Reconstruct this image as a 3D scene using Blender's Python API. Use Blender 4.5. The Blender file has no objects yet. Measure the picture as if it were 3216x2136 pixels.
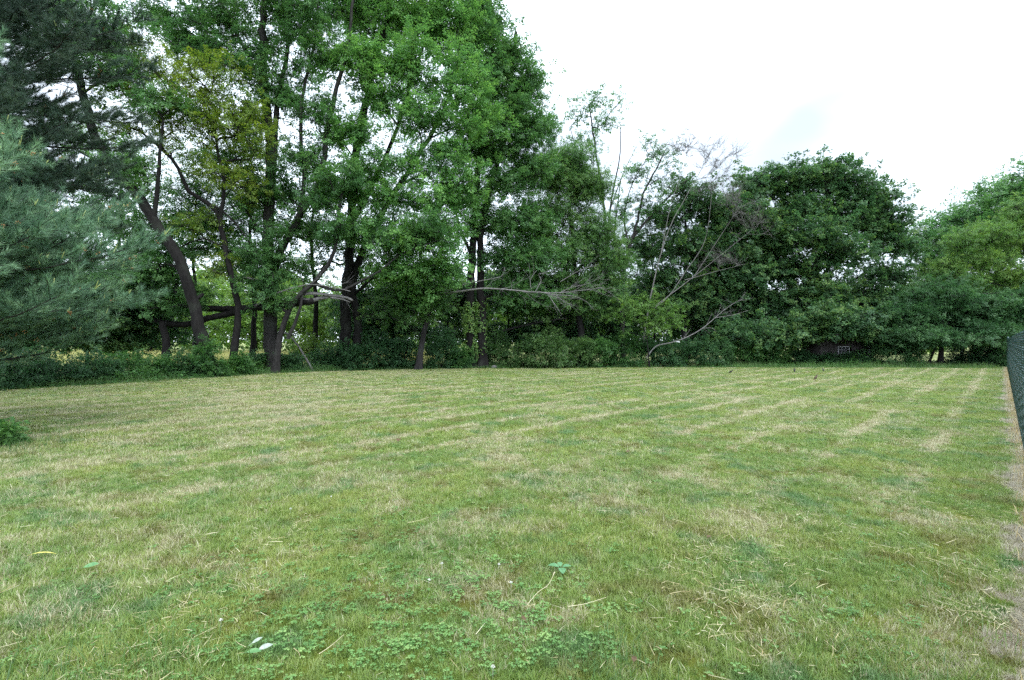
import bpy, math, random
import numpy as np

rng = np.random.default_rng(7)
random.seed(7)
S = bpy.context.scene
COL = S.collection

# ------------------------------------------------------------------ camera
EYE = 1.65
cam_d = bpy.data.cameras.new('camera')
cam = bpy.data.objects.new('camera', cam_d)
COL.objects.link(cam)
cam_d.sensor_width = 36.0
cam_d.lens = 18.0
cam_d.clip_start = 0.05
cam_d.clip_end = 2000.0
cam_d.shift_y = 0.0012
cam.location = (0, 0, EYE)
cam.rotation_euler = (math.radians(90), 0, 0)
S.camera = cam

# ------------------------------------------------------------------ sky, sun, exposure
SUN_EL, SUN_AZ = math.radians(58), math.radians(150)   # azimuth clockwise from +Y (view direction)
W = bpy.data.worlds.new('World')
S.world = W
W.use_nodes = True
wn, wl = W.node_tree.nodes, W.node_tree.links
wn.clear()
wo = wn.new('ShaderNodeOutputWorld')
bg = wn.new('ShaderNodeBackground')
bg.inputs['Strength'].default_value = 0.12
sky = wn.new('ShaderNodeTexSky')
sky.sky_type = 'NISHITA'
sky.sun_disc = False
sky.sun_elevation = SUN_EL
sky.sun_rotation = SUN_AZ
tc = wn.new('ShaderNodeTexCoord')
mp = wn.new('ShaderNodeMapping')
mp.inputs['Scale'].default_value = (1.0, 1.0, 2.2)
mp.inputs['Location'].default_value = (18.4, 9.8, 7.42)
nz = wn.new('ShaderNodeTexNoise')
nz.inputs['Scale'].default_value = 1.3
nz.inputs['Detail'].default_value = 4.0
nz.inputs['Roughness'].default_value = 0.45
rp = wn.new('ShaderNodeValToRGB')
rp.color_ramp.elements[0].position = 0.31
rp.color_ramp.elements[0].color = (2.75, 3.1, 3.5, 1)
rp.color_ramp.elements[1].position = 0.60
rp.color_ramp.elements[1].color = (9.9, 11.1, 12.6, 1)
mx = wn.new('ShaderNodeMixRGB')
mx.inputs['Fac'].default_value = 0.88
wl.new(tc.outputs['Generated'], mp.inputs['Vector'])
wl.new(mp.outputs['Vector'], nz.inputs['Vector'])
wl.new(nz.outputs['Fac'], rp.inputs['Fac'])
wl.new(sky.outputs['Color'], mx.inputs['Color1'])
wl.new(rp.outputs['Color'], mx.inputs['Color2'])
wl.new(mx.outputs['Color'], bg.inputs['Color'])
wl.new(bg.outputs['Background'], wo.inputs['Surface'])

sun_d = bpy.data.lights.new('sun', 'SUN')
sun_d.energy = 1.2
sun_d.angle = math.radians(35)
sun_d.color = (1.0, 0.98, 0.95)
sun = bpy.data.objects.new('sun', sun_d)
COL.objects.link(sun)
sun.location = (0, 0, 40)
sun.rotation_euler = (math.radians(90) - SUN_EL, 0, math.pi - SUN_AZ)

vs = S.view_settings
vs.view_transform = 'Standard'
vs.look = 'None'
vs.gamma = 1.0
vs.use_curve_mapping = False
vs.exposure = 1.5
cy = S.cycles
cy.max_bounces = 7
cy.diffuse_bounces = 5
cy.adaptive_threshold = 0.02
cy.glossy_bounces = 2
cy.transmission_bounces = 4
cy.transparent_max_bounces = 6
cy.sample_clamp_indirect = 6.0
cy.use_denoising = False

# ------------------------------------------------------------------ helpers
F = 1608.0                       # photograph pixels per unit tangent
def at(px, py, Y):               # photograph pixel at a chosen distance -> place in the scene
    return np.array([(px - 1608.0) / F * Y, Y, EYE - (py - 1072.0) / F * Y])
def gnd(px, py, z=0.0):
    Y = (EYE - z) * F / (py - 1072.0)
    return np.array([(px - 1608.0) / F * Y, Y, z])

FX0, FSL = 0.33, 0.956           # fence line: X = FX0 + FSL * Y
FN = np.array([1.0, -FSL]) / math.hypot(1, FSL)
FD = np.array([FSL, 1.0]) / math.hypot(1, FSL)
def fence_dist(x, y):            # >0 beyond the fence
    return ((x - FX0) - FSL * y) / math.hypot(1, FSL)

def props(o, label=None, cat=None, group=None, kind=None):
    if label: o['label'] = label
    if cat: o['category'] = cat
    if group: o['group'] = group
    if kind: o['kind'] = kind
    return o

def empty(name, loc, label, cat, group=None):
    o = bpy.data.objects.new(name, None)
    o.empty_display_size = 0.3
    o.location = [float(v) for v in loc]
    COL.objects.link(o)
    return props(o, label, cat, group)

def make_mesh(name, V, faces, mat, tint=None, smooth=False):
    """faces: list of int arrays (n,3) or (n,4); tint: per-face floats in the same order"""
    V = np.ascontiguousarray(V, dtype=np.float32).reshape(-1, 3)
    faces = [np.asarray(f, dtype=np.int32) for f in faces if len(f)]
    me = bpy.data.meshes.new(name)
    nf = sum(len(f) for f in faces)
    nl = sum(f.size for f in faces)
    me.vertices.add(len(V)); me.loops.add(nl); me.polygons.add(nf)
    me.vertices.foreach_set('co', V.ravel())
    me.loops.foreach_set('vertex_index', np.concatenate([f.ravel() for f in faces]))
    tot = np.concatenate([np.full(len(f), f.shape[1], np.int32) for f in faces])
    st = np.concatenate([[0], np.cumsum(tot)[:-1]]).astype(np.int32)
    me.polygons.foreach_set('loop_start', st)
    if smooth:
        me.polygons.foreach_set('use_smooth', np.ones(nf, bool))
    if tint is not None:
        a = me.attributes.new('tint', 'FLOAT', 'FACE')
        a.data.foreach_set('value', np.ascontiguousarray(tint, dtype=np.float32))
    me.update(calc_edges=True)
    if mat is not None:
        me.materials.append(mat)
    return me

def link(name, me, parent=None):
    o = bpy.data.objects.new(name, me)
    COL.objects.link(o)
    if parent is not None:
        o.parent = parent
    return o

class MB:
    """collects vertices and faces for ONE mesh"""
    def __init__(self): self.V = []; self.T = []; self.Q = []; self.tt = []; self.tq = []; self.n = 0
    def add(self, V, tris=None, quads=None, tint=0.5):
        V = np.asarray(V, dtype=float).reshape(-1, 3)
        if tris is not None and len(tris):
            t = np.asarray(tris) + self.n; self.T.append(t)
            self.tt.append(np.broadcast_to(np.asarray(tint, float), (len(t),)))
        if quads is not None and len(quads):
            q = np.asarray(quads) + self.n; self.Q.append(q)
            self.tq.append(np.broadcast_to(np.asarray(tint, float), (len(q),)))
        self.V.append(V); self.n += len(V)
    def mesh(self, name, mat, org=(0, 0, 0), smooth=False):
        V = np.concatenate(self.V) - np.asarray(org)
        fs, ts = [], []
        if self.T: fs.append(np.concatenate(self.T)); ts.append(np.concatenate(self.tt))
        if self.Q: fs.append(np.concatenate(self.Q)); ts.append(np.concatenate(self.tq))
        return make_mesh(name, V, fs, mat, np.concatenate(ts), smooth)
    def build(self, name, mat, parent=None, org=(0, 0, 0), smooth=False):
        return link(name, self.mesh(name, mat, org, smooth), parent)

def norm(v):
    v = np.asarray(v, float)
    return v / np.maximum(np.linalg.norm(v, axis=-1, keepdims=True), 1e-9)

def tube(mb, P, R, sides=6, rough=0.0, tint=0.5, cap=True, seed=0):
    P = np.asarray(P, float); R = np.asarray(R, float)
    n = len(P)
    if n < 2: return
    T = np.zeros_like(P)
    T[1:-1] = P[2:] - P[:-2]; T[0] = P[1] - P[0]; T[-1] = P[-1] - P[-2]
    T = norm(T)
    ref = np.array([1.0, 0, 0]) if abs(T[0][0]) < 0.8 else np.array([0, 1.0, 0])
    u = ref - T[0] * ref.dot(T[0]); u /= np.linalg.norm(u)
    ang = np.linspace(0, 2 * np.pi, sides, endpoint=False)
    V = np.zeros((n, sides, 3))
    if rough:
        r2 = np.random.default_rng(seed)
        base = 1 + rough * r2.normal(size=sides)
    for i in range(n):
        u = u - T[i] * u.dot(T[i]); u /= max(np.linalg.norm(u), 1e-9)
        w = np.cross(T[i], u)
        r = R[i] * (base * (1 + 0.35 * rough * r2.normal(size=sides)) if rough else 1.0)
        V[i] = P[i] + np.outer(np.cos(ang) * r, u) + np.outer(np.sin(ang) * r, w)
    idx = np.arange(n * sides).reshape(n, sides)
    a, b = idx[:-1], np.roll(idx[:-1], -1, 1)
    c, d = np.roll(idx[1:], -1, 1), idx[1:]
    Q = np.stack([a, b, c, d], -1).reshape(-1, 4)
    V = V.reshape(-1, 3)
    tr = []
    if cap:
        V = np.vstack([V, P[-1] + T[-1] * R[-1] * 0.4])
        tr = [[idx[-1][k], idx[-1][(k + 1) % sides], n * sides] for k in range(sides)]
    mb.add(V, tr, Q, tint)

def resample(P, step):
    P = np.asarray(P, float)
    if len(P) == 2:
        C = P
    # catmull-rom
    Q = np.vstack([2 * P[0] - P[1], P, 2 * P[-1] - P[-2]])
    out = []
    for i in range(len(P) - 1):
        p0, p1, p2, p3 = Q[i:i + 4]
        m = max(2, int(np.linalg.norm(p2 - p1) / step))
        t = np.linspace(0, 1, m, endpoint=False)[:, None]
        out.append(0.5 * ((2 * p1) + (-p0 + p2) * t + (2 * p0 - 5 * p1 + 4 * p2 - p3) * t ** 2 + (-p0 + 3 * p1 - 3 * p2 + p3) * t ** 3))
    out.append(P[-1:])
    return np.vstack(out)

# value noise on the plane (for scattering)
_NG = np.random.default_rng(99).random((256, 256))
def vnoise(x, y, scale):
    x = np.asarray(x) * scale + 1000.3; y = np.asarray(y) * scale + 1000.7
    xi, yi = np.floor(x).astype(int), np.floor(y).astype(int)
    fx, fy = x - xi, y - yi
    fx = fx * fx * (3 - 2 * fx); fy = fy * fy * (3 - 2 * fy)
    g = lambda a, b: _NG[a % 256, b % 256]
    return (g(xi, yi) * (1 - fx) + g(xi + 1, yi) * fx) * (1 - fy) + (g(xi, yi + 1) * (1 - fx) + g(xi + 1, yi + 1) * fx) * fy

# ------------------------------------------------------------------ materials
def mat_new(name):
    m = bpy.data.materials.new(name); m.use_nodes = True
    nt = m.node_tree; nt.nodes.clear()
    return m, nt.nodes, nt.links

def leaf_material(name, dark, mid, light, trans=0.45, rough=0.5, spec=0.35, patch=0.5):
    m, n, l = mat_new(name)
    out = n.new('ShaderNodeOutputMaterial')
    at_ = n.new('ShaderNodeAttribute'); at_.attribute_name = 'tint'
    geo = n.new('ShaderNodeNewGeometry')
    nz = n.new('ShaderNodeTexNoise'); nz.inputs['Scale'].default_value = patch; nz.inputs['Detail'].default_value = 2
    l.new(geo.outputs['Position'], nz.inputs['Vector'])
    ma = n.new('ShaderNodeMath'); ma.operation = 'MULTIPLY_ADD'; ma.inputs[1].default_value = 0.7; ma.inputs[2].default_value = -0.35
    l.new(nz.outputs['Fac'], ma.inputs[0])
    ai = n.new('ShaderNodeAttribute'); ai.attribute_type = 'INSTANCER'; ai.attribute_name = 'shade'     # tone of the shoot (0 where unset)
    a0 = n.new('ShaderNodeMath'); a0.operation = 'ADD'
    l.new(at_.outputs['Fac'], a0.inputs[0]); l.new(ai.outputs['Fac'], a0.inputs[1])
    ad = n.new('ShaderNodeMath'); ad.operation = 'ADD'; ad.use_clamp = True
    l.new(a0.outputs[0], ad.inputs[0]); l.new(ma.outputs[0], ad.inputs[1])
    rp = n.new('ShaderNodeValToRGB')
    e = rp.color_ramp.elements
    e[0].position = 0.1; e[0].color = (*dark, 1)
    e[1].position = 0.95; e[1].color = (*light, 1)
    x = e.new(0.55); x.color = (*mid, 1)
    l.new(ad.outputs[0], rp.inputs['Fac'])
    p = n.new('ShaderNodeBsdfPrincipled')
    p.inputs['Roughness'].default_value = rough
    p.inputs['Specular IOR Level'].default_value = spec
    l.new(rp.outputs['Color'], p.inputs['Base Color'])
    t = n.new('ShaderNodeBsdfTranslucent')
    hs = n.new('ShaderNodeHueSaturation'); hs.inputs['Saturation'].default_value = 1.15; hs.inputs['Value'].default_value = 1.3
    hs.inputs['Hue'].default_value = 0.49
    l.new(rp.outputs['Color'], hs.inputs['Color']); l.new(hs.outputs['Color'], t.inputs['Color'])
    mx = n.new('ShaderNodeMixShader'); mx.inputs['Fac'].default_value = trans
    l.new(p.outputs[0], mx.inputs[1]); l.new(t.outputs[0], mx.inputs[2])
    l.new(mx.outputs[0], out.inputs['Surface'])
    return m

def bark_material(name, c1, c2, scale=6.0, bump=0.6, lichen=None):
    m, n, l = mat_new(name)
    out = n.new('ShaderNodeOutputMaterial')
    geo = n.new('ShaderNodeNewGeometry')
    mp = n.new('ShaderNodeMapping'); mp.inputs['Scale'].default_value = (1, 1, 0.22)
    l.new(geo.outputs['Position'], mp.inputs['Vector'])
    nz = n.new('ShaderNodeTexNoise'); nz.inputs['Scale'].default_value = scale; nz.inputs['Detail'].default_value = 6; nz.inputs['Roughness'].default_value = 0.65
    l.new(mp.outputs[0], nz.inputs['Vector'])
    vo = n.new('ShaderNodeTexVoronoi'); vo.feature = 'DISTANCE_TO_EDGE'; vo.inputs['Scale'].default_value = scale * 2.2
    l.new(mp.outputs[0], vo.inputs['Vector'])
    rp = n.new('ShaderNodeValToRGB'); e = rp.color_ramp.elements
    e[0].position = 0.3; e[0].color = (*c1, 1); e[1].position = 0.7; e[1].color = (*c2, 1)
    l.new(nz.outputs['Fac'], rp.inputs['Fac'])
    col = rp.outputs['Color']
    if lichen:
        n2 = n.new('ShaderNodeTexNoise'); n2.inputs['Scale'].default_value = 1.3; n2.inputs['Detail'].default_value = 5
        l.new(geo.outputs['Position'], n2.inputs['Vector'])
        r2 = n.new('ShaderNodeValToRGB'); r2.color_ramp.elements[0].position = 0.52; r2.color_ramp.elements[1].position = 0.66
        l.new(n2.outputs['Fac'], r2.inputs['Fac'])
        mx = n.new('ShaderNodeMixRGB'); mx.inputs['Color2'].default_value = (*lichen, 1)
        l.new(r2.outputs['Color'], mx.inputs['Fac']); l.new(col, mx.inputs['Color1'])
        col = mx.outputs['Color']
    p = n.new('ShaderNodeBsdfPrincipled'); p.inputs['Roughness'].default_value = 0.9
    p.inputs['Specular IOR Level'].default_value = 0.15
    l.new(col, p.inputs['Base Color'])
    mu = n.new('ShaderNodeMath'); mu.operation = 'ADD'
    l.new(vo.outputs['Distance'], mu.inputs[0]); l.new(nz.outputs['Fac'], mu.inputs[1])
    bp = n.new('ShaderNodeBump'); bp.inputs['Strength'].default_value = bump; bp.inputs['Distance'].default_value = 0.04
    l.new(mu.outputs[0], bp.inputs['Height']); l.new(bp.outputs[0], p.inputs['Normal'])
    l.new(p.outputs[0], out.inputs['Surface'])
    return m

def plain_material(name, c1, c2, scale=8.0, rough=0.7, spec=0.3, bump=0.0, metal=0.0):
    m, n, l = mat_new(name)
    out = n.new('ShaderNodeOutputMaterial')
    geo = n.new('ShaderNodeNewGeometry')
    nz = n.new('ShaderNodeTexNoise'); nz.inputs['Scale'].default_value = scale; nz.inputs['Detail'].default_value = 5
    l.new(geo.outputs['Position'], nz.inputs['Vector'])
    rp = n.new('ShaderNodeValToRGB'); e = rp.color_ramp.elements
    e[0].position = 0.32; e[0].color = (*c1, 1); e[1].position = 0.68; e[1].color = (*c2, 1)
    l.new(nz.outputs['Fac'], rp.inputs['Fac'])
    p = n.new('ShaderNodeBsdfPrincipled'); p.inputs['Roughness'].default_value = rough
    p.inputs['Specular IOR Level'].default_value = spec; p.inputs['Metallic'].default_value = metal
    l.new(rp.outputs['Color'], p.inputs['Base Color'])
    if bump:
        bp = n.new('ShaderNodeBump'); bp.inputs['Strength'].default_value = bump; bp.inputs['Distance'].default_value = 0.02
        l.new(nz.outputs['Fac'], bp.inputs['Height']); l.new(bp.outputs[0], p.inputs['Normal'])
    l.new(p.outputs[0], out.inputs['Surface'])
    return m

def lawn_color_nodes(n, l, rnd):
    """colour of the lawn plants at a place: green, olive and straw in patches, dead strip along the fence, rows of clippings"""
    geo = n.new('ShaderNodeNewGeometry')
    pos = geo.outputs['Position']
    def noise(scale, detail=3, rough=0.55, off=0.0):
        mp = n.new('ShaderNodeMapping'); mp.inputs['Location'].default_value = (off, off * 1.7, 0)
        mp.inputs['Scale'].default_value = (1, 1, 0)
        l.new(pos, mp.inputs['Vector'])
        z = n.new('ShaderNodeTexNoise'); z.inputs['Scale'].default_value = scale
        z.inputs['Detail'].default_value = detail; z.inputs['Roughness'].default_value = rough
        l.new(mp.outputs[0], z.inputs['Vector']); return z.outputs['Fac']
    def M(op, a, b=None, c=None, clamp=False):
        x = n.new('ShaderNodeMath'); x.operation = op; x.use_clamp = clamp
        for i, v in enumerate((a, b, c)):
            if v is None: continue
            if isinstance(v, (int, float)): x.inputs[i].default_value = v
            else: l.new(v, x.inputs[i])
        return x.outputs[0]
    def remap(v, a, b, c=0.0, d=1.0):
        x = n.new('ShaderNodeMapRange'); x.clamp = True; x.interpolation_type = 'SMOOTHSTEP'
        l.new(v, x.inputs[0])
        for i, q in enumerate((a, b, c, d)): x.inputs[i + 1].default_value = q
        return x.outputs[0]
    dt = n.new('ShaderNodeVectorMath'); dt.operation = 'DOT_PRODUCT'
    dt.inputs[1].default_value = (FN[0], FN[1], 0)
    l.new(pos, dt.inputs[0])
    s = M('ADD', dt.outputs['Value'], -FX0 * FN[0])               # signed distance from the fence
    big = noise(0.22, 3); med = noise(0.9, 4, off=13.1); fine = noise(5.0, 3, off=5.7)
    wob = noise(0.35, 2, off=31.0)
    ph = M('ADD', M('MULTIPLY', s, 2 * math.pi / 1.12), M('MULTIPLY', wob, 1.6))
    stripe = remap(M('ADD', M('SINE', ph), M('MULTIPLY', M('ADD', fine, -0.5), 1.4)), 0.45, 1.1)
    brk = remap(noise(0.4, 4, off=77.0), 0.36, 0.56)
    sx = n.new('ShaderNodeSeparateXYZ'); l.new(pos, sx.inputs[0])
    rows = M('MULTIPLY', remap(sx.outputs['Y'], 3.5, 9.0), remap(s, -30.0, -15.0))     # clippings lie in rows on the far and right lawn only
    stripe = M('MULTIPLY', M('MULTIPLY', stripe, brk), rows)
    strip = remap(M('ADD', M('ADD', s, 0.33), M('ADD', M('MULTIPLY', M('ADD', med, -0.5), 1.0), M('MULTIPLY', M('ADD', fine, -0.5), 0.7))), 0.0, 0.28)
    # share of straw-coloured blades here
    dry = M('MULTIPLY_ADD', remap(med, 0.42, 0.72), 0.44, M('MULTIPLY', remap(big, 0.4, 0.7), 0.26))
    dry = M('ADD', dry, M('MULTIPLY', stripe, 0.54))
    dry = M('ADD', dry, M('MULTIPLY', remap(sx.outputs['X'], -1.0, -6.0), 0.16))       # drier ground to the left
    dry = M('ADD', dry, M('MULTIPLY', M('ADD', fine, -0.5), 0.8))
    dry = M('MAXIMUM', M('ADD', dry, 0.06), M('MULTIPLY', strip, 0.88))
    isdry = remap(M('SUBTRACT', dry, rnd), -0.12, 0.12)
    g1 = n.new('ShaderNodeValToRGB'); e = g1.color_ramp.elements
    e[0].position = 0.25; e[0].color = (0.112, 0.225, 0.058, 1)
    e[1].position = 0.75; e[1].color = (0.335, 0.375, 0.088, 1)
    x = e.new(0.5); x.color = (0.215, 0.310, 0.068, 1)
    gm = M('MULTIPLY_ADD', M('ADD', rnd, -0.5), 0.3, M('ADD', M('MULTIPLY', noise(0.6, 3, off=51.0), 0.7), M('MULTIPLY', fine, 0.3)))
    l.new(gm, g1.inputs['Fac'])
    ol = n.new('ShaderNodeMixRGB'); ol.inputs['Color2'].default_value = (0.205, 0.195, 0.055, 1)         # olive-brown older grass in small patches
    l.new(M('MULTIPLY', remap(noise(1.9, 4, 0.6, off=23.0), 0.50, 0.66), 0.75), ol.inputs['Fac']); l.new(g1.outputs['Color'], ol.inputs['Color1'])
    cg = n.new('ShaderNodeMixRGB'); cg.inputs['Color2'].default_value = (0.115, 0.235, 0.085, 1)          # cooler green weeds
    l.new(M('MULTIPLY', remap(noise(1.4, 4, 0.6, off=63.0), 0.53, 0.66), 0.8), cg.inputs['Fac']); l.new(ol.outputs['Color'], cg.inputs['Color1'])
    g2 = n.new('ShaderNodeValToRGB'); e = g2.color_ramp.elements
    e[0].position = 0.2; e[0].color = (0.320, 0.285, 0.135, 1)
    e[1].position = 0.8; e[1].color = (0.620, 0.600, 0.410, 1)
    fr = n.new('ShaderNodeMath'); fr.operation = 'FRACT'
    l.new(M('MULTIPLY', rnd, 17.3), fr.inputs[0])
    l.new(fr.outputs[0], g2.inputs['Fac'])
    mx = n.new('ShaderNodeMixRGB'); l.new(isdry, mx.inputs['Fac'])
    l.new(cg.outputs['Color'], mx.inputs['Color1']); l.new(g2.outputs['Color'], mx.inputs['Color2'])
    # dead strip is greyer and pinker than the straw in the lawn
    m2 = n.new('ShaderNodeMixRGB'); m2.inputs['Color2'].default_value = (0.44, 0.405, 0.325, 1)
    l.new(M('MULTIPLY', M('MULTIPLY', strip, isdry), 0.85), m2.inputs['Fac']); l.new(mx.outputs['Color'], m2.inputs['Color1'])
    return m2.outputs['Color']

def grass_material(name):
    m, n, l = mat_new(name)
    out = n.new('ShaderNodeOutputMaterial')
    a = n.new('ShaderNodeAttribute'); a.attribute_name = 'tint'
    c = lawn_color_nodes(n, l, a.outputs['Fac'])
    p = n.new('ShaderNodeBsdfPrincipled'); p.inputs['Roughness'].default_value = 0.42
    p.inputs['Specular IOR Level'].default_value = 0.55
    l.new(c, p.inputs['Base Color'])
    t = n.new('ShaderNodeBsdfTranslucent'); l.new(c, t.inputs['Color'])
    mx = n.new('ShaderNodeMixShader'); mx.inputs['Fac'].default_value = 0.4
    l.new(p.outputs[0], mx.inputs[1]); l.new(t.outputs[0], mx.inputs[2])
    l.new(mx.outputs[0], out.inputs['Surface'])
    return m

def lawn_ground_material(name):
    m, n, l = mat_new(name)
    out = n.new('ShaderNodeOutputMaterial')
    geo = n.new('ShaderNodeNewGeometry')
    z = n.new('ShaderNodeTexNoise'); z.inputs['Scale'].default_value = 60; z.inputs['Detail'].default_value = 3
    l.new(geo.outputs['Position'], z.inputs['Vector'])
    c = lawn_color_nodes(n, l, z.outputs['Fac'])
    mu = n.new('ShaderNodeMixRGB'); mu.blend_type = 'MULTIPLY'; mu.inputs['Fac'].default_value = 1
    mu.inputs['Color2'].default_value = (0.42, 0.38, 0.30, 1)
    l.new(c, mu.inputs['Color1'])
    p = n.new('ShaderNodeBsdfPrincipled'); p.inputs['Roughness'].default_value = 1.0
    p.inputs['Specular IOR Level'].default_value = 0.05
    l.new(mu.outputs[0], p.inputs['Base Color'])
    bp = n.new('ShaderNodeBump'); bp.inputs['Strength'].default_value = 0.8; bp.inputs['Distance'].default_value = 0.03
    l.new(z.outputs['Fac'], bp.inputs['Height']); l.new(bp.outputs[0], p.inputs['Normal'])
    l.new(p.outputs[0], out.inputs['Surface'])
    return m

M_oak = leaf_material('oak_leaf', (0.064, 0.155, 0.056), (0.110, 0.255, 0.080), (0.195, 0.375, 0.102))
M_oak2 = leaf_material('oak_leaf_dark', (0.052, 0.128, 0.050), (0.088, 0.205, 0.068), (0.155, 0.295, 0.086))
M_maple = leaf_material('maple_leaf', (0.042, 0.098, 0.045), (0.066, 0.150, 0.058), (0.150, 0.245, 0.068))
M_yel = leaf_material('olive_leaf', (0.080, 0.155, 0.034), (0.140, 0.230, 0.044), (0.235, 0.310, 0.062))
M_fine = leaf_material('fine_leaf', (0.048, 0.115, 0.042), (0.082, 0.185, 0.056), (0.150, 0.255, 0.070))
M_loc = leaf_material('locust_leaf', (0.062, 0.145, 0.044), (0.108, 0.220, 0.058), (0.195, 0.305, 0.072))
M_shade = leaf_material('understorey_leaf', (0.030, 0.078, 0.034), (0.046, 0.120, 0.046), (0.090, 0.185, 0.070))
M_rose = leaf_material('bramble_leaf', (0.040, 0.095, 0.034), (0.065, 0.145, 0.045), (0.130, 0.220, 0.075))
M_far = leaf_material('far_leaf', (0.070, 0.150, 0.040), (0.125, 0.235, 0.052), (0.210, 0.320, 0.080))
M_weed = leaf_material('weed_leaf', (0.036, 0.100, 0.034), (0.062, 0.160, 0.045), (0.120, 0.250, 0.065))
M_sap = leaf_material('sapling_leaf', (0.075, 0.165, 0.042), (0.125, 0.245, 0.060), (0.200, 0.315, 0.078))
M_needle = leaf_material('pine_needle', (0.070, 0.145, 0.088), (0.130, 0.245, 0.138), (0.270, 0.430, 0.235), trans=0.25, rough=0.38)
M_needle2 = leaf_material('pine_needle_dark', (0.026, 0.054, 0.038), (0.040, 0.080, 0.052), (0.074, 0.120, 0.066), trans=0.12, rough=0.45)
M_clover = leaf_material('clover_leaf', (0.092, 0.205, 0.062), (0.150, 0.300, 0.088), (0.265, 0.405, 0.135), trans=0.35)
M_tallgrass = leaf_material('tall_grass', (0.075, 0.150, 0.050), (0.120, 0.220, 0.065), (0.210, 0.290, 0.090))
M_drygrass = leaf_material('field_grass', (0.260, 0.270, 0.090), (0.400, 0.390, 0.160), (0.540, 0.500, 0.260))
M_straw = leaf_material('straw', (0.330, 0.260, 0.120), (0.500, 0.440, 0.250), (0.640, 0.600, 0.420), trans=0.15)
M_candle = leaf_material('pine_candle', (0.240, 0.300, 0.090), (0.330, 0.390, 0.120), (0.420, 0.460, 0.170), trans=0.1)
M_cone = leaf_material('pollen_cone', (0.300, 0.140, 0.050), (0.430, 0.220, 0.090), (0.540, 0.320, 0.140), trans=0.05)
M_bark = bark_material('bark_dark', (0.006, 0.0055, 0.0055), (0.018, 0.0165, 0.016), lichen=(0.020, 0.022, 0.018))  # bark tone lowered evenly, canopy shade on the trunks included in the colour
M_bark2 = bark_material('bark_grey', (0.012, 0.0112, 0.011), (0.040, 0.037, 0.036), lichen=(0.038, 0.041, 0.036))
M_dead = bark_material('dead_wood', (0.085, 0.081, 0.079), (0.215, 0.208, 0.203), scale=9, bump=0.4)
M_dead2 = bark_material('dying_bark', (0.070, 0.066, 0.064), (0.185, 0.176, 0.170), scale=9, bump=0.4)
M_grass = grass_material('lawn_blades')
M_lawn = lawn_ground_material('lawn_ground')

# ------------------------------------------------------------------ ground
def polyinside(px, py, poly):
    ins = np.zeros(len(px), bool)
    j = len(poly) - 1
    for i in range(len(poly)):
        xi, yi = poly[i]; xj, yj = poly[j]
        c = ((yi > py) != (yj > py)) & (px < (xj - xi) * (py - yi) / (yj - yi + 1e-12) + xi)
        ins ^= c; j = i
    return ins

EDGE = [(-30, 8.0), (-21.5, 13.0), (-17.2, 17.2), (-14.9, 20.9), (-13.2, 23.9), (-11.1, 27.3), (-7.0, 29.8), (-2.6, 30.9),
        (6.0, 31.9), (14, 31.9), (22, 31.5), (29.9, 31.0)]          # mown edge of the lawn
LAWN = EDGE + [(FX0 + FSL * 30.9 + 1.6, 31.0), (FX0 + FSL * -6 + 1.6, -6), (-30, -6)]

def sheet(name, poly, z, mat, kind='structure'):
    import bmesh
    bm = bmesh.new()
    f = bm.faces.new([bm.verts.new((x, y, z)) for x, y in poly])
    if f.normal.z < 0: f.normal_flip()
    bm.normal_update()
    if f.normal.z < 0: f.normal_flip()
    bmesh.ops.triangulate(bm, faces=bm.faces[:])
    me = bpy.data.meshes.new(name); bm.to_mesh(me); bm.free()
    me.materials.append(mat)
    o = link(name, me); o['kind'] = kind
    return o

M_soil = plain_material('leaf_litter_ground', (0.060, 0.058, 0.030), (0.120, 0.125, 0.055), scale=3.0, rough=1.0, spec=0.05, bump=0.5)
M_field = plain_material('field_ground', (0.200, 0.250, 0.095), (0.330, 0.350, 0.160), scale=0.8, rough=1.0, spec=0.05, bump=0.3)
sheet('ground', [(-900, -900), (900, -900), (900, 900), (-900, 900)], -0.02, M_field)
sheet('wood_floor', [(-60, -6), (-30, -6)] + EDGE + [(FX0 + FSL * 30.9 + 1.6, 31.0), (60, 31), (60, 42), (8, 41), (-4, 37.5), (-12, 33), (-18.5, 27), (-24, 20), (-60, 12)], -0.010, M_soil)
sheet('lawn', LAWN, 0.0, M_lawn)

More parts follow.
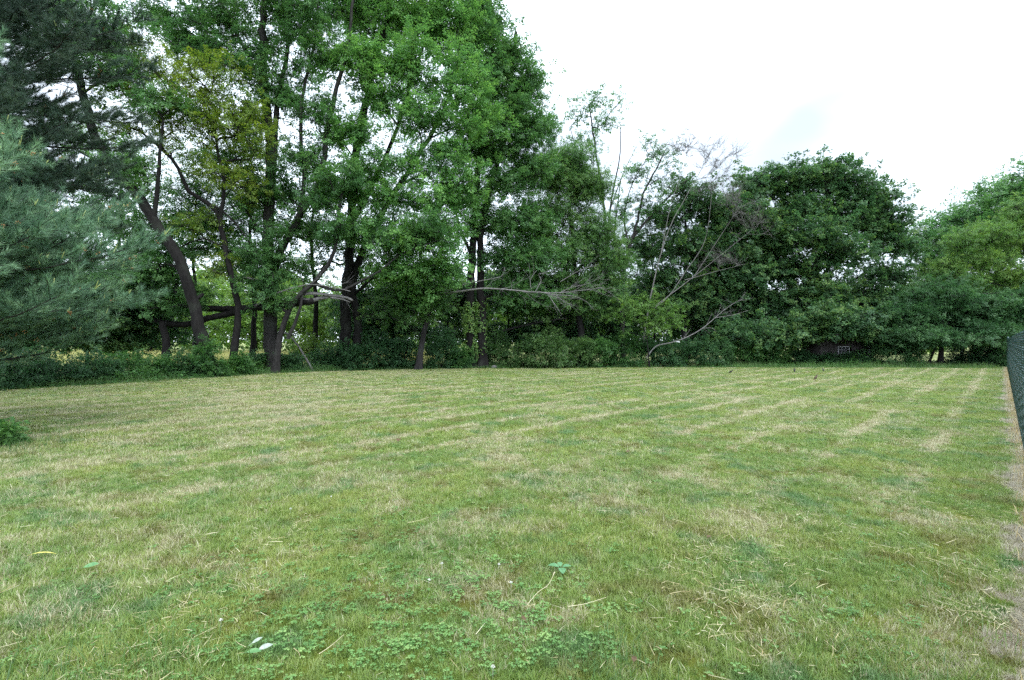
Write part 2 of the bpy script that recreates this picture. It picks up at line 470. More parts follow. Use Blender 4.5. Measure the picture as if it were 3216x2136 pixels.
def grass_patch(name, radius, count, hmin, hmax, wid, seed, lean=0.5, flat=0.0):
    r = np.random.default_rng(seed)
    rr = radius * np.sqrt(r.random(count)); th = r.random(count) * 2 * np.pi
    # clump the blades a little
    cx = r.normal(size=(count // 8 + 1, 2)) * 0
    P = np.stack([rr * np.cos(th), rr * np.sin(th), np.zeros(count)], 1)
    P[:, :2] += r.normal(size=(count, 2)) * 0.01
    kc = max(12, int(radius * radius * np.pi / 0.0042 * (0.0034 / wid) ** 1.2))
    cc = r.uniform(-radius, radius, (kc, 2))
    cid = ((P[:, None, :2] - cc[None]) ** 2).sum(2).argmin(1)                 # tuft each blade belongs to
    P[:, :2] += (cc[cid] - P[:, :2]) * (0.35 * r.random(count))[:, None]
    h = (hmin + (hmax - hmin) * r.random(count) ** 1.4) * (0.55 + 0.9 * r.random(kc) ** 1.5)[cid]
    az = np.where(r.random(count) < 0.55, (r.random(kc) * 2 * np.pi)[cid] + r.normal(size=count) * 0.5, r.random(count) * 2 * np.pi)
    ln = np.clip(np.abs(r.normal(size=count)) * lean + flat, 0, 1.6)
    dirv = np.stack([np.cos(az) * np.sin(ln), np.sin(az) * np.sin(ln), np.cos(ln)], 1)
    ln2 = np.clip(ln + 0.35 + 0.3 * r.random(count), 0, 1.75)
    dir2 = np.stack([np.cos(az) * np.sin(ln2), np.sin(az) * np.sin(ln2), np.cos(ln2)], 1)
    sa = az + np.pi / 2 + r.normal(size=count) * 0.6
    side = np.stack([np.cos(sa), np.sin(sa), np.zeros(count)], 1) * (wid * (0.6 + 0.8 * r.random(count)))[:, None] * 0.5
    mid = P + dirv * (h * 0.5)[:, None]
    tip = mid + dir2 * (h * 0.5)[:, None]
    V = np.stack([P - side, P + side, mid + side * 0.8, mid - side * 0.8, tip], 1).reshape(-1, 3)
    b = (np.arange(count) * 5)[:, None]
    T = np.concatenate([b + [0, 1, 2], b + [0, 2, 3], b + [3, 2, 4]], 1).reshape(-1, 3)
    return bpy.data.objects.new(name, make_mesh(name, V, [T], M_grass, np.repeat(np.clip(0.7 * r.random(count) + 0.3 * r.random(kc)[cid], 0, 1), 3)))

_groups = {}
def scatter_group(sources):
    """geometry nodes: set a piece of geometry on every point (turn rx, ry, rz; size scl; which one idx)"""
    key = tuple(o.name for o in sources)
    if key in _groups: return _groups[key]
    g = bpy.data.node_groups.new('scatter_pieces', 'GeometryNodeTree')
    g.interface.new_socket('Geometry', in_out='INPUT', socket_type='NodeSocketGeometry')
    g.interface.new_socket('Geometry', in_out='OUTPUT', socket_type='NodeSocketGeometry')
    N, L = g.nodes, g.links
    gi, go = N.new('NodeGroupInput'), N.new('NodeGroupOutput')
    jn = N.new('GeometryNodeJoinGeometry')
    for o in reversed(sources):
        oi = N.new('GeometryNodeObjectInfo'); oi.inputs['Object'].default_value = o
        gt = N.new('GeometryNodeGeometryToInstance'); L.new(oi.outputs['Geometry'], gt.inputs[0]); L.new(gt.outputs[0], jn.inputs[0])
    ip = N.new('GeometryNodeInstanceOnPoints'); ip.inputs['Pick Instance'].default_value = True
    def na(nm, ty='FLOAT'):
        x = N.new('GeometryNodeInputNamedAttribute'); x.data_type = ty; x.inputs['Name'].default_value = nm
        return x.outputs['Attribute']
    cx = N.new('ShaderNodeCombineXYZ')
    for k, nm in enumerate(('rx', 'ry', 'rz')): L.new(na(nm), cx.inputs[k])
    L.new(gi.outputs[0], ip.inputs['Points']); L.new(jn.outputs[0], ip.inputs['Instance'])
    L.new(na('idx', 'INT'), ip.inputs['Instance Index'])
    L.new(cx.outputs[0], ip.inputs['Rotation']); L.new(na('scl'), ip.inputs['Scale'])
    L.new(ip.outputs[0], go.inputs[0])
    _groups[key] = g
    return g

def scatter(name, pts, rot, scl, idx, sources, parent=None, org=(0, 0, 0), shade=None):
    """rot: (n,) turn about Z or (n,3); one object that carries all pieces"""
    n = len(pts)
    rot = np.asarray(rot)
    if rot.ndim == 1: rot = np.column_stack([np.zeros(n), np.zeros(n), rot])
    me = bpy.data.meshes.new(name)
    me.vertices.add(n); me.vertices.foreach_set('co', np.ascontiguousarray(np.asarray(pts) - np.asarray(org), np.float32).ravel())
    at_ = [('rx', rot[:, 0]), ('ry', rot[:, 1]), ('rz', rot[:, 2]), ('scl', scl)]
    if shade is not None: at_.append(('shade', shade))
    for nm, ar in at_:
        x = me.attributes.new(nm, 'FLOAT', 'POINT'); x.data.foreach_set('value', np.ascontiguousarray(ar, np.float32))
    x = me.attributes.new('idx', 'INT', 'POINT'); x.data.foreach_set('value', np.ascontiguousarray(idx, np.int32))
    me.update()
    o = link(name, me, parent); o['kind'] = 'stuff'
    md = o.modifiers.new('pieces', 'NODES'); md.node_group = scatter_group(sources)
    return o

def dir_rot(D, roll=None):
    """Euler turn that lays a piece's +X along D, its +Z kept as upward as possible"""
    D = norm(D)
    rz = np.arctan2(D[:, 1], D[:, 0]); ry = -np.arcsin(np.clip(D[:, 2], -1, 1))
    rx = np.zeros(len(D)) if roll is None else roll
    return np.column_stack([rx, ry, rz])

def lawn_points(y0, y1, step, margin):
    ys = np.arange(y0, y1, step)
    P = []
    for y in ys:
        w = abs(y) * 1.0 + margin
        xs = np.arange(-w, w, step)
        P.append(np.stack([xs, np.full(len(xs), y)], 1))
    P = np.vstack(P); P += rng.uniform(-0.5, 0.5, P.shape) * step
    k = polyinside(P[:, 0], P[:, 1], LAWN) & (fence_dist(P[:, 0], P[:, 1]) < 0.5)
    return P[k]

for nm, y0, y1, step, marg, rad, cnt, h0, h1, wd, k, lab in (
        ('lawn_grass', 1.0, 7.6, 0.30, 1.8, 0.30, 3000, 0.018, 0.066, 0.0034, 5, 'short mixed green and straw lawn grass across the near ground'),
        ('lawn_grass', 7.4, 15.2, 0.62, 2.0, 0.62, 5200, 0.02, 0.065, 0.006, 4, 'short mixed green and straw lawn grass across the middle of the lawn'),
        ('lawn_grass', 15.0, 32.2, 1.25, 2.5, 1.2, 8000, 0.02, 0.06, 0.011, 4, 'short mown grass across the far lawn before the trees')):
    src = [grass_patch('blade_patch', rad, cnt, h0, h1, wd, 40 + j + int(y0 * 10), lean=[0.45, 0.6, 0.75, 0.5, 1.0][j]) for j in range(k)]
    P = lawn_points(y0, y1, step, marg)
    pts = np.column_stack([P, np.zeros(len(P))])
    hn = vnoise(P[:, 0], P[:, 1], 0.55)
    props(scatter(nm, pts, rng.random(len(P)) * 6.283, 0.72 + 0.6 * hn, rng.integers(0, k, len(P)), src), lab, 'grass')

# ------------------------------------------------------------------ foliage tools
def leaves(mb, P, D, N, L, Wd, tint, fold=0.25, lobed=False):
    """one folded leaf for each point: base P, along D, facing N"""
    D = norm(D); N = N - D * (N * D).sum(1, keepdims=True); N = norm(N)
    Sd = np.cross(D, N)
    L = L[:, None]; Wd = Wd[:, None]
    tip = P + D * L - N * L * 0.12
    mid = P + D * L * 0.45
    a = mid + Sd * Wd * 0.5 - N * Wd * fold
    b = mid - Sd * Wd * 0.5 - N * Wd * fold
    V = np.stack([P, a, tip, b], 1).reshape(-1, 3)
    k = (np.arange(len(P)) * 4)[:, None]
    T = np.concatenate([k + [0, 1, 2], k + [0, 2, 3]], 1).reshape(-1, 3)
    mb.add(V, T, None, np.repeat(tint, 2))

def rand_dirs(r, n):
    return norm(r.normal(size=(n, 3)))

def prisms(mb, A, B, ra, rb, tint=0.5):
    """many thin three-sided pieces from A to B at once"""
    A = np.asarray(A, float); B = np.asarray(B, float); n = len(A)
    if not n: return
    r = np.random.default_rng(n)
    d = norm(B - A); s1 = norm(np.cross(d, rand_dirs(r, n))); s2 = np.cross(d, s1)
    ra = np.broadcast_to(ra, (n,))[:, None]; rb = np.broadcast_to(rb, (n,))[:, None]
    ring = lambda C, q: [C + s1 * q, C - s1 * q * .5 + s2 * q * .87, C - s1 * q * .5 - s2 * q * .87]
    V = np.stack(ring(A, ra) + ring(B, rb), 1).reshape(-1, 3)
    k = (np.arange(n) * 6)[:, None]
    mb.add(V, None, np.concatenate([k + [0, 1, 4, 3], k + [1, 2, 5, 4], k + [2, 0, 3, 5]], 1).reshape(-1, 4), tint if np.ndim(tint) == 0 else np.repeat(tint, 3))

_sprays = {}
def sprays(mat, L, Wd, rad, n, droop, kinds=5):
    """leafy shoots that point along +X with their leaves turned to the sky"""
    key = (mat.name, L, Wd, rad, n, droop)
    if key in _sprays: return _sprays[key]
    out = []
    for k in range(kinds):
        r = np.random.default_rng(900 + k + n)
        mb = MB()
        x = rad * (0.05 + 1.0 * r.random(n) ** 0.8)
        side = r.choice([-1.0, 1.0], n)
        wid = rad * 0.5 * (1 - 0.55 * x / rad / 1.05)
        P = np.stack([x - 0.3 * rad, side * wid * r.random(n), rad * 0.20 * r.normal(size=n)], 1)
        ang = side * (0.35 + 0.9 * r.random(n)) * np.where(x > rad * 0.85, 0.5, 1.0)
        D = np.stack([np.cos(ang), np.sin(ang), -droop * (0.4 + 1.1 * r.random(n)) + 0.12 * r.normal(size=n)], 1)
        Nn = r.normal(size=(n, 3)) * 0.38 + [0.15, 0, 1.0]
        sc = 0.6 + 0.65 * r.random(n)
        leaves(mb, P, D, Nn, L * sc, Wd * sc, np.clip(r.normal(0.45, 0.15, n) + 0.16 * (x > rad * 0.8), 0, 1))
        out.append(bpy.data.objects.new('leaf_spray', mb.mesh('leaf_spray', mat)))
    _sprays[key] = out
    return out

class Skeleton:
    def __init__(self): self.P = []; self.par = []; self.len = []; self.r = []; self.chains = []
    def add(self, p, par, r=None):
        self.P.append(np.asarray(p, float)); self.par.append(par)
        self.len.append(0.0 if par < 0 else self.len[par] + np.linalg.norm(p - self.P[par])); self.r.append(r)
        return len(self.P) - 1

def grow(stems, tips, r, arch=0.12, wob=0.06, seg=0.5):
    """stems: [(polyline, r0, r1)], tips: points that branches must reach"""
    sk = Skeleton()
    for si, (pl, r0, r1) in enumerate(stems):
        pl = resample(pl, 0.45)
        rr = np.linspace(r0, r1, len(pl))
        par = -1
        if si > 0:                               # join to the nearest point of the earlier stems if it starts there
            A = np.array(sk.P); d = np.linalg.norm(A - pl[0], axis=1); j = int(d.argmin())
            par = j if d[j] < 0.9 else -1
        for p, q in zip(pl, rr): par = sk.add(p, par, q)
    ns = len(sk.P)
    A = np.array(sk.P)
    d0 = np.array([np.linalg.norm(A - t, axis=1).min() for t in tips]) if len(tips) else np.zeros(0)
    lo = np.percentile(A[:, 2], 12) if ns > 3 else 0
    buf = np.zeros((ns + len(tips) * 14 + 16, 3)); buf[:ns] = A
    ln = np.zeros(len(buf)); ln[:ns] = sk.len
    tipnodes = []
    for ti in np.argsort(d0):
        t = tips[ti]; n = len(sk.P)
        dv = t - buf[:n]; d = np.linalg.norm(dv, axis=1)
        hor = np.hypot(dv[:, 0], dv[:, 1])
        cost = d + 0.10 * ln[:n] + 1.4 * np.maximum(0, 0.25 * hor - dv[:, 2]) + np.where(buf[:n, 2] < lo, 2.0, 0)
        j = int(cost.argmin()); p0 = buf[j]
        dist = d[j]; m = int(min(12, max(2, dist / seg)))
        c = p0 + (t - p0) * 0.5 + np.array([0, 0, arch * dist]) + r.normal(size=3) * 0.10 * dist
        par = j; ch = [j]
        for k in range(1, m + 1):
            u = k / m
            q = (1 - u) ** 2 * p0 + 2 * u * (1 - u) * c + u * u * t
            if k < m: q = q + r.normal(size=3) * wob
            par = sk.add(q, par); buf[par] = q; ln[par] = sk.len[par]; ch.append(par)
        sk.chains.append(ch); tipnodes.append(par)
    # pipe model
    w = np.zeros(len(sk.P)); w[tipnodes] = 1
    for i in range(len(sk.P) - 1, -1, -1):
        if sk.par[i] >= 0: w[sk.par[i]] += w[i]
    sk.w = w; sk.ns = ns; sk.tipn = tipnodes
    return sk

def lobes3(lobes, Y, depth=1.0):
    out = []
    for lb in lobes:
        px, py, rx, ry = lb[:4]
        dY = lb[4] if len(lb) > 4 else 0.0
        wt = lb[5] if len(lb) > 5 else 1.0
        y = Y + dY
        c = at(px, py, y)
        a, b = 1.2 * rx / F * y, 1.5 * ry / F * y
        out.append((c, np.array([a, max(0.8, 0.5 * (a + b)) * depth, b]), wt))
    return out

def sample_lobes(L, n, r, shell=0.55):
    vol = np.array([math.sqrt(l[1][0] * l[1][1] * l[1][2]) ** 1.2 * l[2] for l in L]); vol /= vol.sum()
    P = []
    for (c, R, wt), k in zip(L, np.maximum(1, np.round(vol * n).astype(int))):
        d = rand_dirs(r, k)
        d[:, 2] = np.where(d[:, 2] < -0.3, -d[:, 2] * 0.6, d[:, 2])
        rad = shell + (1 - shell) * r.random(k) ** 0.6
        rad = np.where(r.random(k) < 0.3, r.random(k) * 0.7, rad)
        P.append(c + d * rad[:, None] * R)
    return np.vstack(P)

def tree(name, label, base, stems, lobes, Y, ntips, leafmat, bark, seed, leaf=(0.13, 0.08), clump=0.55, per=150, sub=7, cat='tree', group=None,
         depth=1.0, droop=0.25, tip_r=0.011, sparse=1.0, trunk_sides=12, light=0.0, extra_bare=0, flat=0.65, spray_n=16, spray_r=None):
    """stems: [(pixel polyline [(px, py, dY)], r0, r1)]; lobes in pixels; leaves in clumps at the end of every branch"""
    r = np.random.default_rng(seed)
    ntips = int(ntips * 1.75); per = max(sub, int(per * 0.078)) if per else 0; clump *= 1.08; flat = min(1.0, flat * 1.3)
    base = np.asarray(base, float)
    st = []
    for pl, r0, r1 in stems:
        pts = np.array([at(p[0], p[1], Y + (p[2] if len(p) > 2 else 0)) for p in pl])
        st.append((pts, r0, r1))
    st[0][0][0] = base - np.array([0, 0, 0.05])
    tips = sample_lobes(lobes3(lobes, Y, depth), ntips, r) if ntips else np.zeros((0, 3))
    tips = tips[tips[:, 2] > 0.35] if len(tips) else tips
    sk = grow(st, tips, r)
    root = empty(name, base, label, cat, group)
    tb = MB()
    for k, (pts, r0, r1) in enumerate(st):
        pl = resample(pts, 0.45)
        if k == 0 or pl[0][2] < 0.6:
            pl[0][2] = min(pl[0][2], -0.05)
        pl[1:-1] += r.normal(size=(len(pl) - 2, 3)) * r0 * 0.10
        u = np.linspace(0, 1, len(pl))
        rad = r0 + (r1 - r0) * u ** 0.8
        if pl[0][2] < 0.3: rad = rad * (1 + 0.55 * np.exp(-np.maximum(pl[:, 2], 0) / 0.35))
        tube(tb, pl, rad, trunk_sides if r0 > 0.1 else 7, rough=0.13, seed=seed + k)
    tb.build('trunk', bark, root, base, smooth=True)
    bb = MB()
    for ch in sk.chains:
        P = np.array([sk.P[i] for i in ch])
        R = tip_r * np.maximum(sk.w[ch], 1) ** 0.46
        if ch[0] < sk.ns: R[0] = min(R[1] * 1.15, (sk.r[ch[0]] or R[0]))
        else: R[0] = min(R[0], R[1] * 1.2)
        tube(bb, P, R, 6 if R[0] > 0.03 else 4)
    alltips = np.array([sk.P[i] for i in sk.tipn]) if sk.tipn else np.zeros((0, 3))
    crown = None
    if per and len(alltips):
        # leafy shoots: every branch end carries a fan of twigs, every twig two or three sprays
        nt = len(alltips)
        sizes = clump * (0.65 + 0.7 * r.random(nt))
        tone = np.clip(r.normal(light, 0.12, nt), -0.35, 0.45)
        tw_o = np.repeat(alltips, sub, 0)
        dirs = rand_dirs(r, nt * sub); dirs[:, 2] *= flat; dirs[:, 2] += 0.18
        sz = np.repeat(sizes, sub)
        tw_e = tw_o + dirs * (sz * (0.4 + 0.65 * r.random(nt * sub)))[:, None]
        prisms(bb, tw_o, tw_e, 0.006, 0.002)
        n2 = len(tw_o)
        keep = np.where(r.random(n2) < sparse)[0]
        m = max(1, int(round(per / sub)))
        ix = np.repeat(keep, m); u = np.where(np.tile(np.arange(m), len(keep)) == 0, 1.0, 1 - 0.75 * r.random(len(ix)))
        C = tw_o[ix] + (tw_e - tw_o)[ix] * u[:, None] + r.normal(size=(len(ix), 3)) * (sz[ix] * 0.16)[:, None]
        dv = norm(tw_e - tw_o)[ix] + r.normal(size=(len(ix), 3)) * 0.45
        dv[:, 2] = np.clip(dv[:, 2], -0.5, 0.5) - 0.05
        src = sprays(leafmat, leaf[0] * 0.74, leaf[1] * 0.74, spray_r or leaf[0] * 2.5, int(spray_n * 1.9), droop)
        crown = (C, dir_rot(dv, r.normal(size=len(ix)) * 0.35), 0.75 + 0.5 * r.random(len(ix)), r.integers(0, len(src), len(ix)), src, np.repeat(tone, sub)[ix] + r.normal(0, 0.05, len(ix)))
    if extra_bare and len(alltips):
        k = np.repeat(np.arange(len(alltips)), extra_bare); nb_ = len(k)
        pd = norm(alltips - np.array([sk.P[sk.par[i]] for i in sk.tipn]))[k]
        q = alltips[k] - pd * (r.random(nb_) * 0.5)[:, None]
        d = norm(pd + r.normal(size=(nb_, 3)) * 0.45 + [0, 0, 0.15])
        for s_ in range(4):
            e = q + d * (0.18 + 0.2 * r.random(nb_))[:, None]
            prisms(bb, q, e, 0.0075 - 0.0015 * s_, 0.006 - 0.0015 * s_)
            q = e; d = norm(d + r.normal(size=(nb_, 3)) * 0.22 + [0, 0, 0.06])
    if bb.V:
        bo = bb.build('branchwork', bark, root, base, smooth=True); bo['kind'] = 'stuff'
    if crown:
        scatter('crown', crown[0], crown[1], crown[2], crown[3], crown[4], root, base, crown[5])
    return root

def G(px, Y):                      # foot of a plant at picture column px and distance Y
    return np.array([(px - 1608) / F * Y, Y, 0.0])
#@@PLANTS
# ------------------------------------------------------------------ trees of the left and middle belt
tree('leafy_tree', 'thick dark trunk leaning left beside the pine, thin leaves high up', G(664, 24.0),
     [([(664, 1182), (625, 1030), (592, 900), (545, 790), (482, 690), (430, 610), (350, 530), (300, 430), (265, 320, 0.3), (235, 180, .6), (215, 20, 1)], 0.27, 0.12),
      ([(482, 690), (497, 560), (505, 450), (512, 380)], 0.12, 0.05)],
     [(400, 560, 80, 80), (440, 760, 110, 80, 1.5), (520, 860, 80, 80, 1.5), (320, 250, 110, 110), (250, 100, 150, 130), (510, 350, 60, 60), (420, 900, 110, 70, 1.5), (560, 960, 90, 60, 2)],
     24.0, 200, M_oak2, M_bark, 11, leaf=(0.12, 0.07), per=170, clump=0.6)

tree('leafy_tree', 'crooked dark tree with yellowish green leaves beside the thick leaning trunk', G(725, 25.5),
     [([(725, 1180), (736, 1080), (746, 960), (724, 860), (702, 760), (690, 690), (655, 640), (592, 600), (560, 530), (512, 470), (462, 430)], 0.20, 0.07),
      ([(690, 700), (704, 600), (700, 540), (684, 480), (676, 400)], 0.10, 0.04),
      ([(655, 640), (684, 652), (740, 700), (786, 765)], 0.08, 0.03),
      ([(512, 470), (500, 400), (503, 330)], 0.07, 0.03),
      ([(724, 790), (640, 750), (570, 775), (500, 800)], 0.05, 0.02)],
     [(400, 300, 80, 80), (450, 250, 90, 70), (550, 265, 100, 70), (640, 330, 90, 80), (730, 430, 90, 90), (600, 430, 80, 60), (480, 410, 90, 50), (760, 590, 80, 80), (690, 260, 80, 60), (800, 480, 70, 70), (420, 190, 60, 60), (560, 350, 120, 50), (400, 420, 70, 60), (540, 480, 60, 40), (640, 560, 60, 50), (610, 720, 60, 50), (680, 860, 60, 40), (790, 380, 60, 60)],
     25.5, 240, M_yel, M_bark, 12, leaf=(0.12, 0.06), per=120, clump=0.65, light=0.12)

tree('leafy_tree', 'tall many-stemmed tree with thin see-through crown left of the bright oak', G(858, 27.5),
     [([(858, 1150), (848, 1000), (846, 850), (842, 700), (850, 560), (846, 420), (832, 300), (826, 150), (830, 0), (836, -180)], 0.33, 0.13),
      ([(850, 620), (862, 480), (872, 330), (900, 180), (910, 40), (930, -120)], 0.18, 0.07),
      ([(850, 880), (886, 780), (940, 680), (985, 610), (1015, 520), (1026, 430), (1052, 300), (1090, 160), (1110, 0)], 0.22, 0.07),
      ([(940, 680), (955, 560), (945, 430), (950, 300), (990, 120), (1000, -50)], 0.12, 0.05),
      ([(832, 300), (790, 200), (745, 110), (700, 20), (690, -60)], 0.12, 0.05),
      ([(842, 760), (800, 700), (760, 640), (735, 560)], 0.08, 0.03)],
     [(560, 130, 110, 60), (650, 190, 100, 80), (500, 60, 70, 60), (720, 90, 110, 110), (790, 240, 90, 90), (900, 60, 120, 130), (1000, 180, 90, 130), (760, 400, 90, 80), (900, 320, 110, 90), (1000, 380, 60, 80), (950, 520, 80, 70), (800, 640, 90, 70), (920, 740, 90, 60), (850, -120, 260, 120), (620, -80, 160, 90), (780, 830, 90, 60), (900, 870, 90, 50), (720, 560, 70, 60), (880, 620, 60, 60)],
     27.5, 460, M_oak2, M_bark2, 13, leaf=(0.125, 0.075), per=150, clump=0.68)

tree('leafy_tree', 'slender grey stem leaning right with a long level branch before the tall many-stemmed tree', G(862, 26.3),
     [([(862, 1155), (880, 1060), (905, 985), (928, 942), (985, 888), (1028, 832), (1052, 785), (1062, 690), (1075, 600)], 0.17, 0.06),
      ([(985, 888), (1030, 905), (1080, 912), (1140, 880), (1195, 850), (1250, 805), (1330, 770), (1390, 750)], 0.085, 0.025),
      ([(905, 1065), (925, 1020), (945, 960), (955, 900)], 0.1, 0.05)],
     [(1080, 590, 80, 60), (1010, 640, 60, 50), (1060, 740, 80, 40), (1250, 770, 90, 40), (1360, 740, 80, 50), (860, 820, 60, 50), (830, 900, 60, 60), (870, 960, 60, 40)],
     26.3, 90, M_oak2, M_bark2, 14, leaf=(0.12, 0.07), per=150, clump=0.5)

tree('oak_tree', 'bright green oak with layered leaf clumps filling the upper middle', G(1088, 30.0),
     [([(1088, 1130), (1088, 960), (1098, 800), (1106, 650), (1125, 450), (1180, 200), (1230, 0), (1260, -230)], 0.33, 0.13),
      ([(1118, 1120), (1122, 1000), (1108, 900), (1150, 760), (1230, 620), (1320, 480), (1400, 330), (1440, 180)], 0.24, 0.08),
      ([(1106, 700), (1180, 560), (1240, 420), (1290, 260), (1340, 100), (1360, -60)], 0.16, 0.06)],
     [(1120, 250, 90, 80, -2), (1080, 430, 80, 60, -2), (1200, 330, 80, 60, -2), (1270, 230, 100, 80, -2), (1390, 120, 100, 110), (1330, 400, 100, 60, -2.5), (1440, 290, 80, 80, -2), (1490, 420, 70, 80, -1), (1380, 520, 100, 50, -2), (1220, 540, 110, 40, -2),
      (1250, 90, 120, 110), (1120, 60, 100, 110), (1110, 620, 100, 40, -2), (1300, 640, 110, 40, -2.5), (1430, 620, 70, 50, -2), (1150, 740, 100, 40, -2), (1300, 770, 110, 40, -3), (1400, 720, 60, 40, -2), (1370, 850, 80, 40, -3), (1270, 870, 90, 40, -2), (1250, -150, 260, 120), (1330, 950, 80, 50, -1)],
     30.0, 480, M_oak, M_bark, 15, leaf=(0.16, 0.095), per=190, clump=0.85, light=0.12, depth=1.0, flat=0.55)

tree('oak_tree', 'double-trunked oak with ivy on its bark and a dense tall crown', G(1482, 31.6),
     [([(1482, 1150), (1478, 1000), (1480, 860), (1492, 700), (1500, 560), (1520, 400), (1545, 200), (1540, 0), (1550, -180)], 0.27, 0.12),
      ([(1514, 1150), (1512, 1000), (1506, 880), (1512, 700), (1545, 560), (1585, 420), (1605, 250), (1620, 100)], 0.28, 0.10),
      ([(1480, 800), (1440, 700), (1420, 600), (1400, 520)], 0.10, 0.04)],
     [(1490, 40, 60, 80), (1550, 110, 60, 60), (1600, 190, 60, 50), (1655, 270, 45, 45), (1500, 200, 80, 90), (1560, 270, 90, 60), (1640, 350, 60, 60), (1560, 380, 90, 70), (1690, 430, 50, 70), (1620, 480, 80, 60), (1500, 500, 70, 70), (1470, 640, 70, 50), (1590, 600, 90, 50), (1680, 560, 60, 50), (1540, 720, 90, 50), (1640, 700, 90, 50), (1590, 820, 90, 50), (1680, 830, 80, 50), (1470, -120, 110, 100), (1650, 940, 80, 50)],
     31.6, 450, M_oak2, M_bark, 16, leaf=(0.15, 0.085), per=190, clump=0.82, light=0.02)

tree('leafy_tree', 'small leaning tree with bare grey dead limb reaching right across the oak trunks', G(1312, 29.6),
     [([(1312, 1135), (1326, 1060), (1346, 985), (1350, 900), (1360, 850)], 0.19, 0.09)],
     [(1330, 870, 80, 50), (1260, 940, 70, 50), (1390, 960, 60, 50), (1300, 1000, 70, 50), (1220, 1000, 60, 50)],
     29.6, 60, M_fine, M_bark2, 17, leaf=(0.11, 0.06), per=160, clump=0.55)

tree('leafy_tree', 'round fine-leaved tree with a crooked dark stem right of the double-trunked oak', G(1836, 34.0),
     [([(1836, 1125), (1815, 950), (1802, 800), (1796, 700), (1788, 650), (1805, 610)], 0.26, 0.10),
      ([(1800, 735), (1850, 716), (1920, 728)], 0.08, 0.03), ([(1800, 850), (1720, 740), (1660, 690)], 0.1, 0.04)],
     [(1800, 515, 85, 45), (1735, 570, 90, 60), (1850, 600, 65, 60), (1800, 600, 80, 50), (1760, 680, 110, 50), (1870, 760, 70, 70), (1680, 760, 90, 60), (1780, 810, 110, 60), (1700, 890, 110, 50), (1840, 890, 90, 60), (1920, 850, 60, 70), (1780, 960, 110, 50), (1650, 960, 90, 50), (1900, 960, 70, 50)],
     34.0, 540, M_fine, M_bark, 18, leaf=(0.13, 0.055), per=190, clump=0.75, droop=0.6, light=0.08)

tree('leafy_tree', 'tall thin tree with scattered leaves against the white sky', G(1930, 40.0),
     [([(1930, 1120), (1908, 800), (1896, 640), (1880, 530), (1862, 420), (1850, 330)], 0.20, 0.04), ([(1908, 780), (1918, 640), (1945, 500), (1950, 400)], 0.11, 0.03),
      ([(1896, 640), (1850, 560), (1810, 470), (1790, 400)], 0.07, 0.02), ([(1915, 660), (1960, 540), (2010, 440)], 0.06, 0.015)],
     [(1850, 330, 50, 30), (1895, 330, 40, 35), (1945, 335, 22, 30), (1815, 380, 35, 45), (1880, 400, 50, 35), (1800, 470, 40, 40), (1840, 450, 40, 40), (1920, 400, 30, 30)],
     40.0, 60, M_oak2, M_bark2, 19, leaf=(0.15, 0.09), per=26, clump=0.6, sub=4, sparse=0.8)

tree('leafy_tree', 'half-bare dark tree with forking stems right of the round fine-leaved tree', G(1955, 36.5),
     [([(1955, 1125), (1956, 900), (1976, 780), (1998, 710), (2020, 610), (2062, 530), (2090, 470)], 0.22, 0.04), ([(1984, 750), (2060, 660), (2120, 600), (2185, 545)], 0.10, 0.03),
      ([(1956, 880), (1930, 760), (1940, 640), (1950, 570)], 0.10, 0.03), ([(1976, 780), (1960, 680), (1985, 580), (2030, 500)], 0.08, 0.02)],
     [(2010, 650, 40, 40), (2095, 590, 60, 40), (1950, 690, 40, 60), (2060, 680, 60, 50), (1990, 560, 40, 50), (2060, 500, 60, 50), (1930, 840, 50, 60)],
     36.5, 110, M_oak2, M_bark2, 20, leaf=(0.13, 0.075), per=70, clump=0.6, sub=5, sparse=0.75, extra_bare=2)

tree('dead_tree', 'bare grey dying tree with stems fanning up to the right', G(2010, 34.5),
     [([(2010, 1115), (2040, 950), (2075, 800), (2110, 700), (2165, 600), (2225, 490), (2252, 420)], 0.062, 0.008), ([(2075, 800), (2108, 640), (2150, 520), (2165, 440)], 0.026, 0.007),
      ([(2040, 980), (2100, 930), (2155, 850), (2212, 760), (2232, 640), (2238, 530)], 0.034, 0.008), ([(2060, 960), (2180, 868), (2290, 780), (2400, 690)], 0.034, 0.008),
      ([(2180, 868), (2270, 730), (2330, 640)], 0.028, 0.008), ([(2150, 880), (2260, 850), (2340, 830)], 0.024, 0.007)],
     [(2200, 480, 60, 50), (2140, 470, 50, 50), (2260, 520, 60, 50), (2300, 640, 50, 50), (2240, 600, 50, 70), (2340, 720, 60, 50), (2260, 830, 60, 30)],
     34.5, 90, None, M_dead2, 21, per=0, tip_r=0.0062, extra_bare=8)

tree('maple_tree', 'dark-leaved small maple between the dead grey stems and the big maple', G(2150, 38.0),
     [([(2150, 1120), (2150, 930), (2154, 760), (2150, 640)], 0.2, 0.06)],
     [(2090, 700, 60, 40), (2190, 670, 60, 50), (2150, 620, 40, 40), (2150, 790, 100, 60), (2250, 820, 60, 50), (2070, 890, 90, 50), (2180, 930, 100, 50), (2020, 800, 50, 60), (2060, 980, 90, 50), (2230, 1000, 80, 50)],
     38.0, 260, M_maple, M_bark, 22, leaf=(0.17, 0.15), per=130, clump=0.85)

tree('sapling_tree', 'low bright yellowish green sapling before the dead grey stems', G(2040, 31.9),
     [([(2040, 1140), (2030, 1060), (2010, 1000), (1990, 960)], 0.05, 0.02), ([(2030, 1060), (2080, 1000), (2110, 960)], 0.03, 0.015)],
     [(1990, 970, 60, 30), (2060, 980, 70, 30), (2040, 1030, 80, 30), (2110, 1020, 50, 30), (1960, 1010, 50, 30)],
     31.9, 40, M_sap, M_bark, 23, leaf=(0.11, 0.075), per=110, clump=0.5)

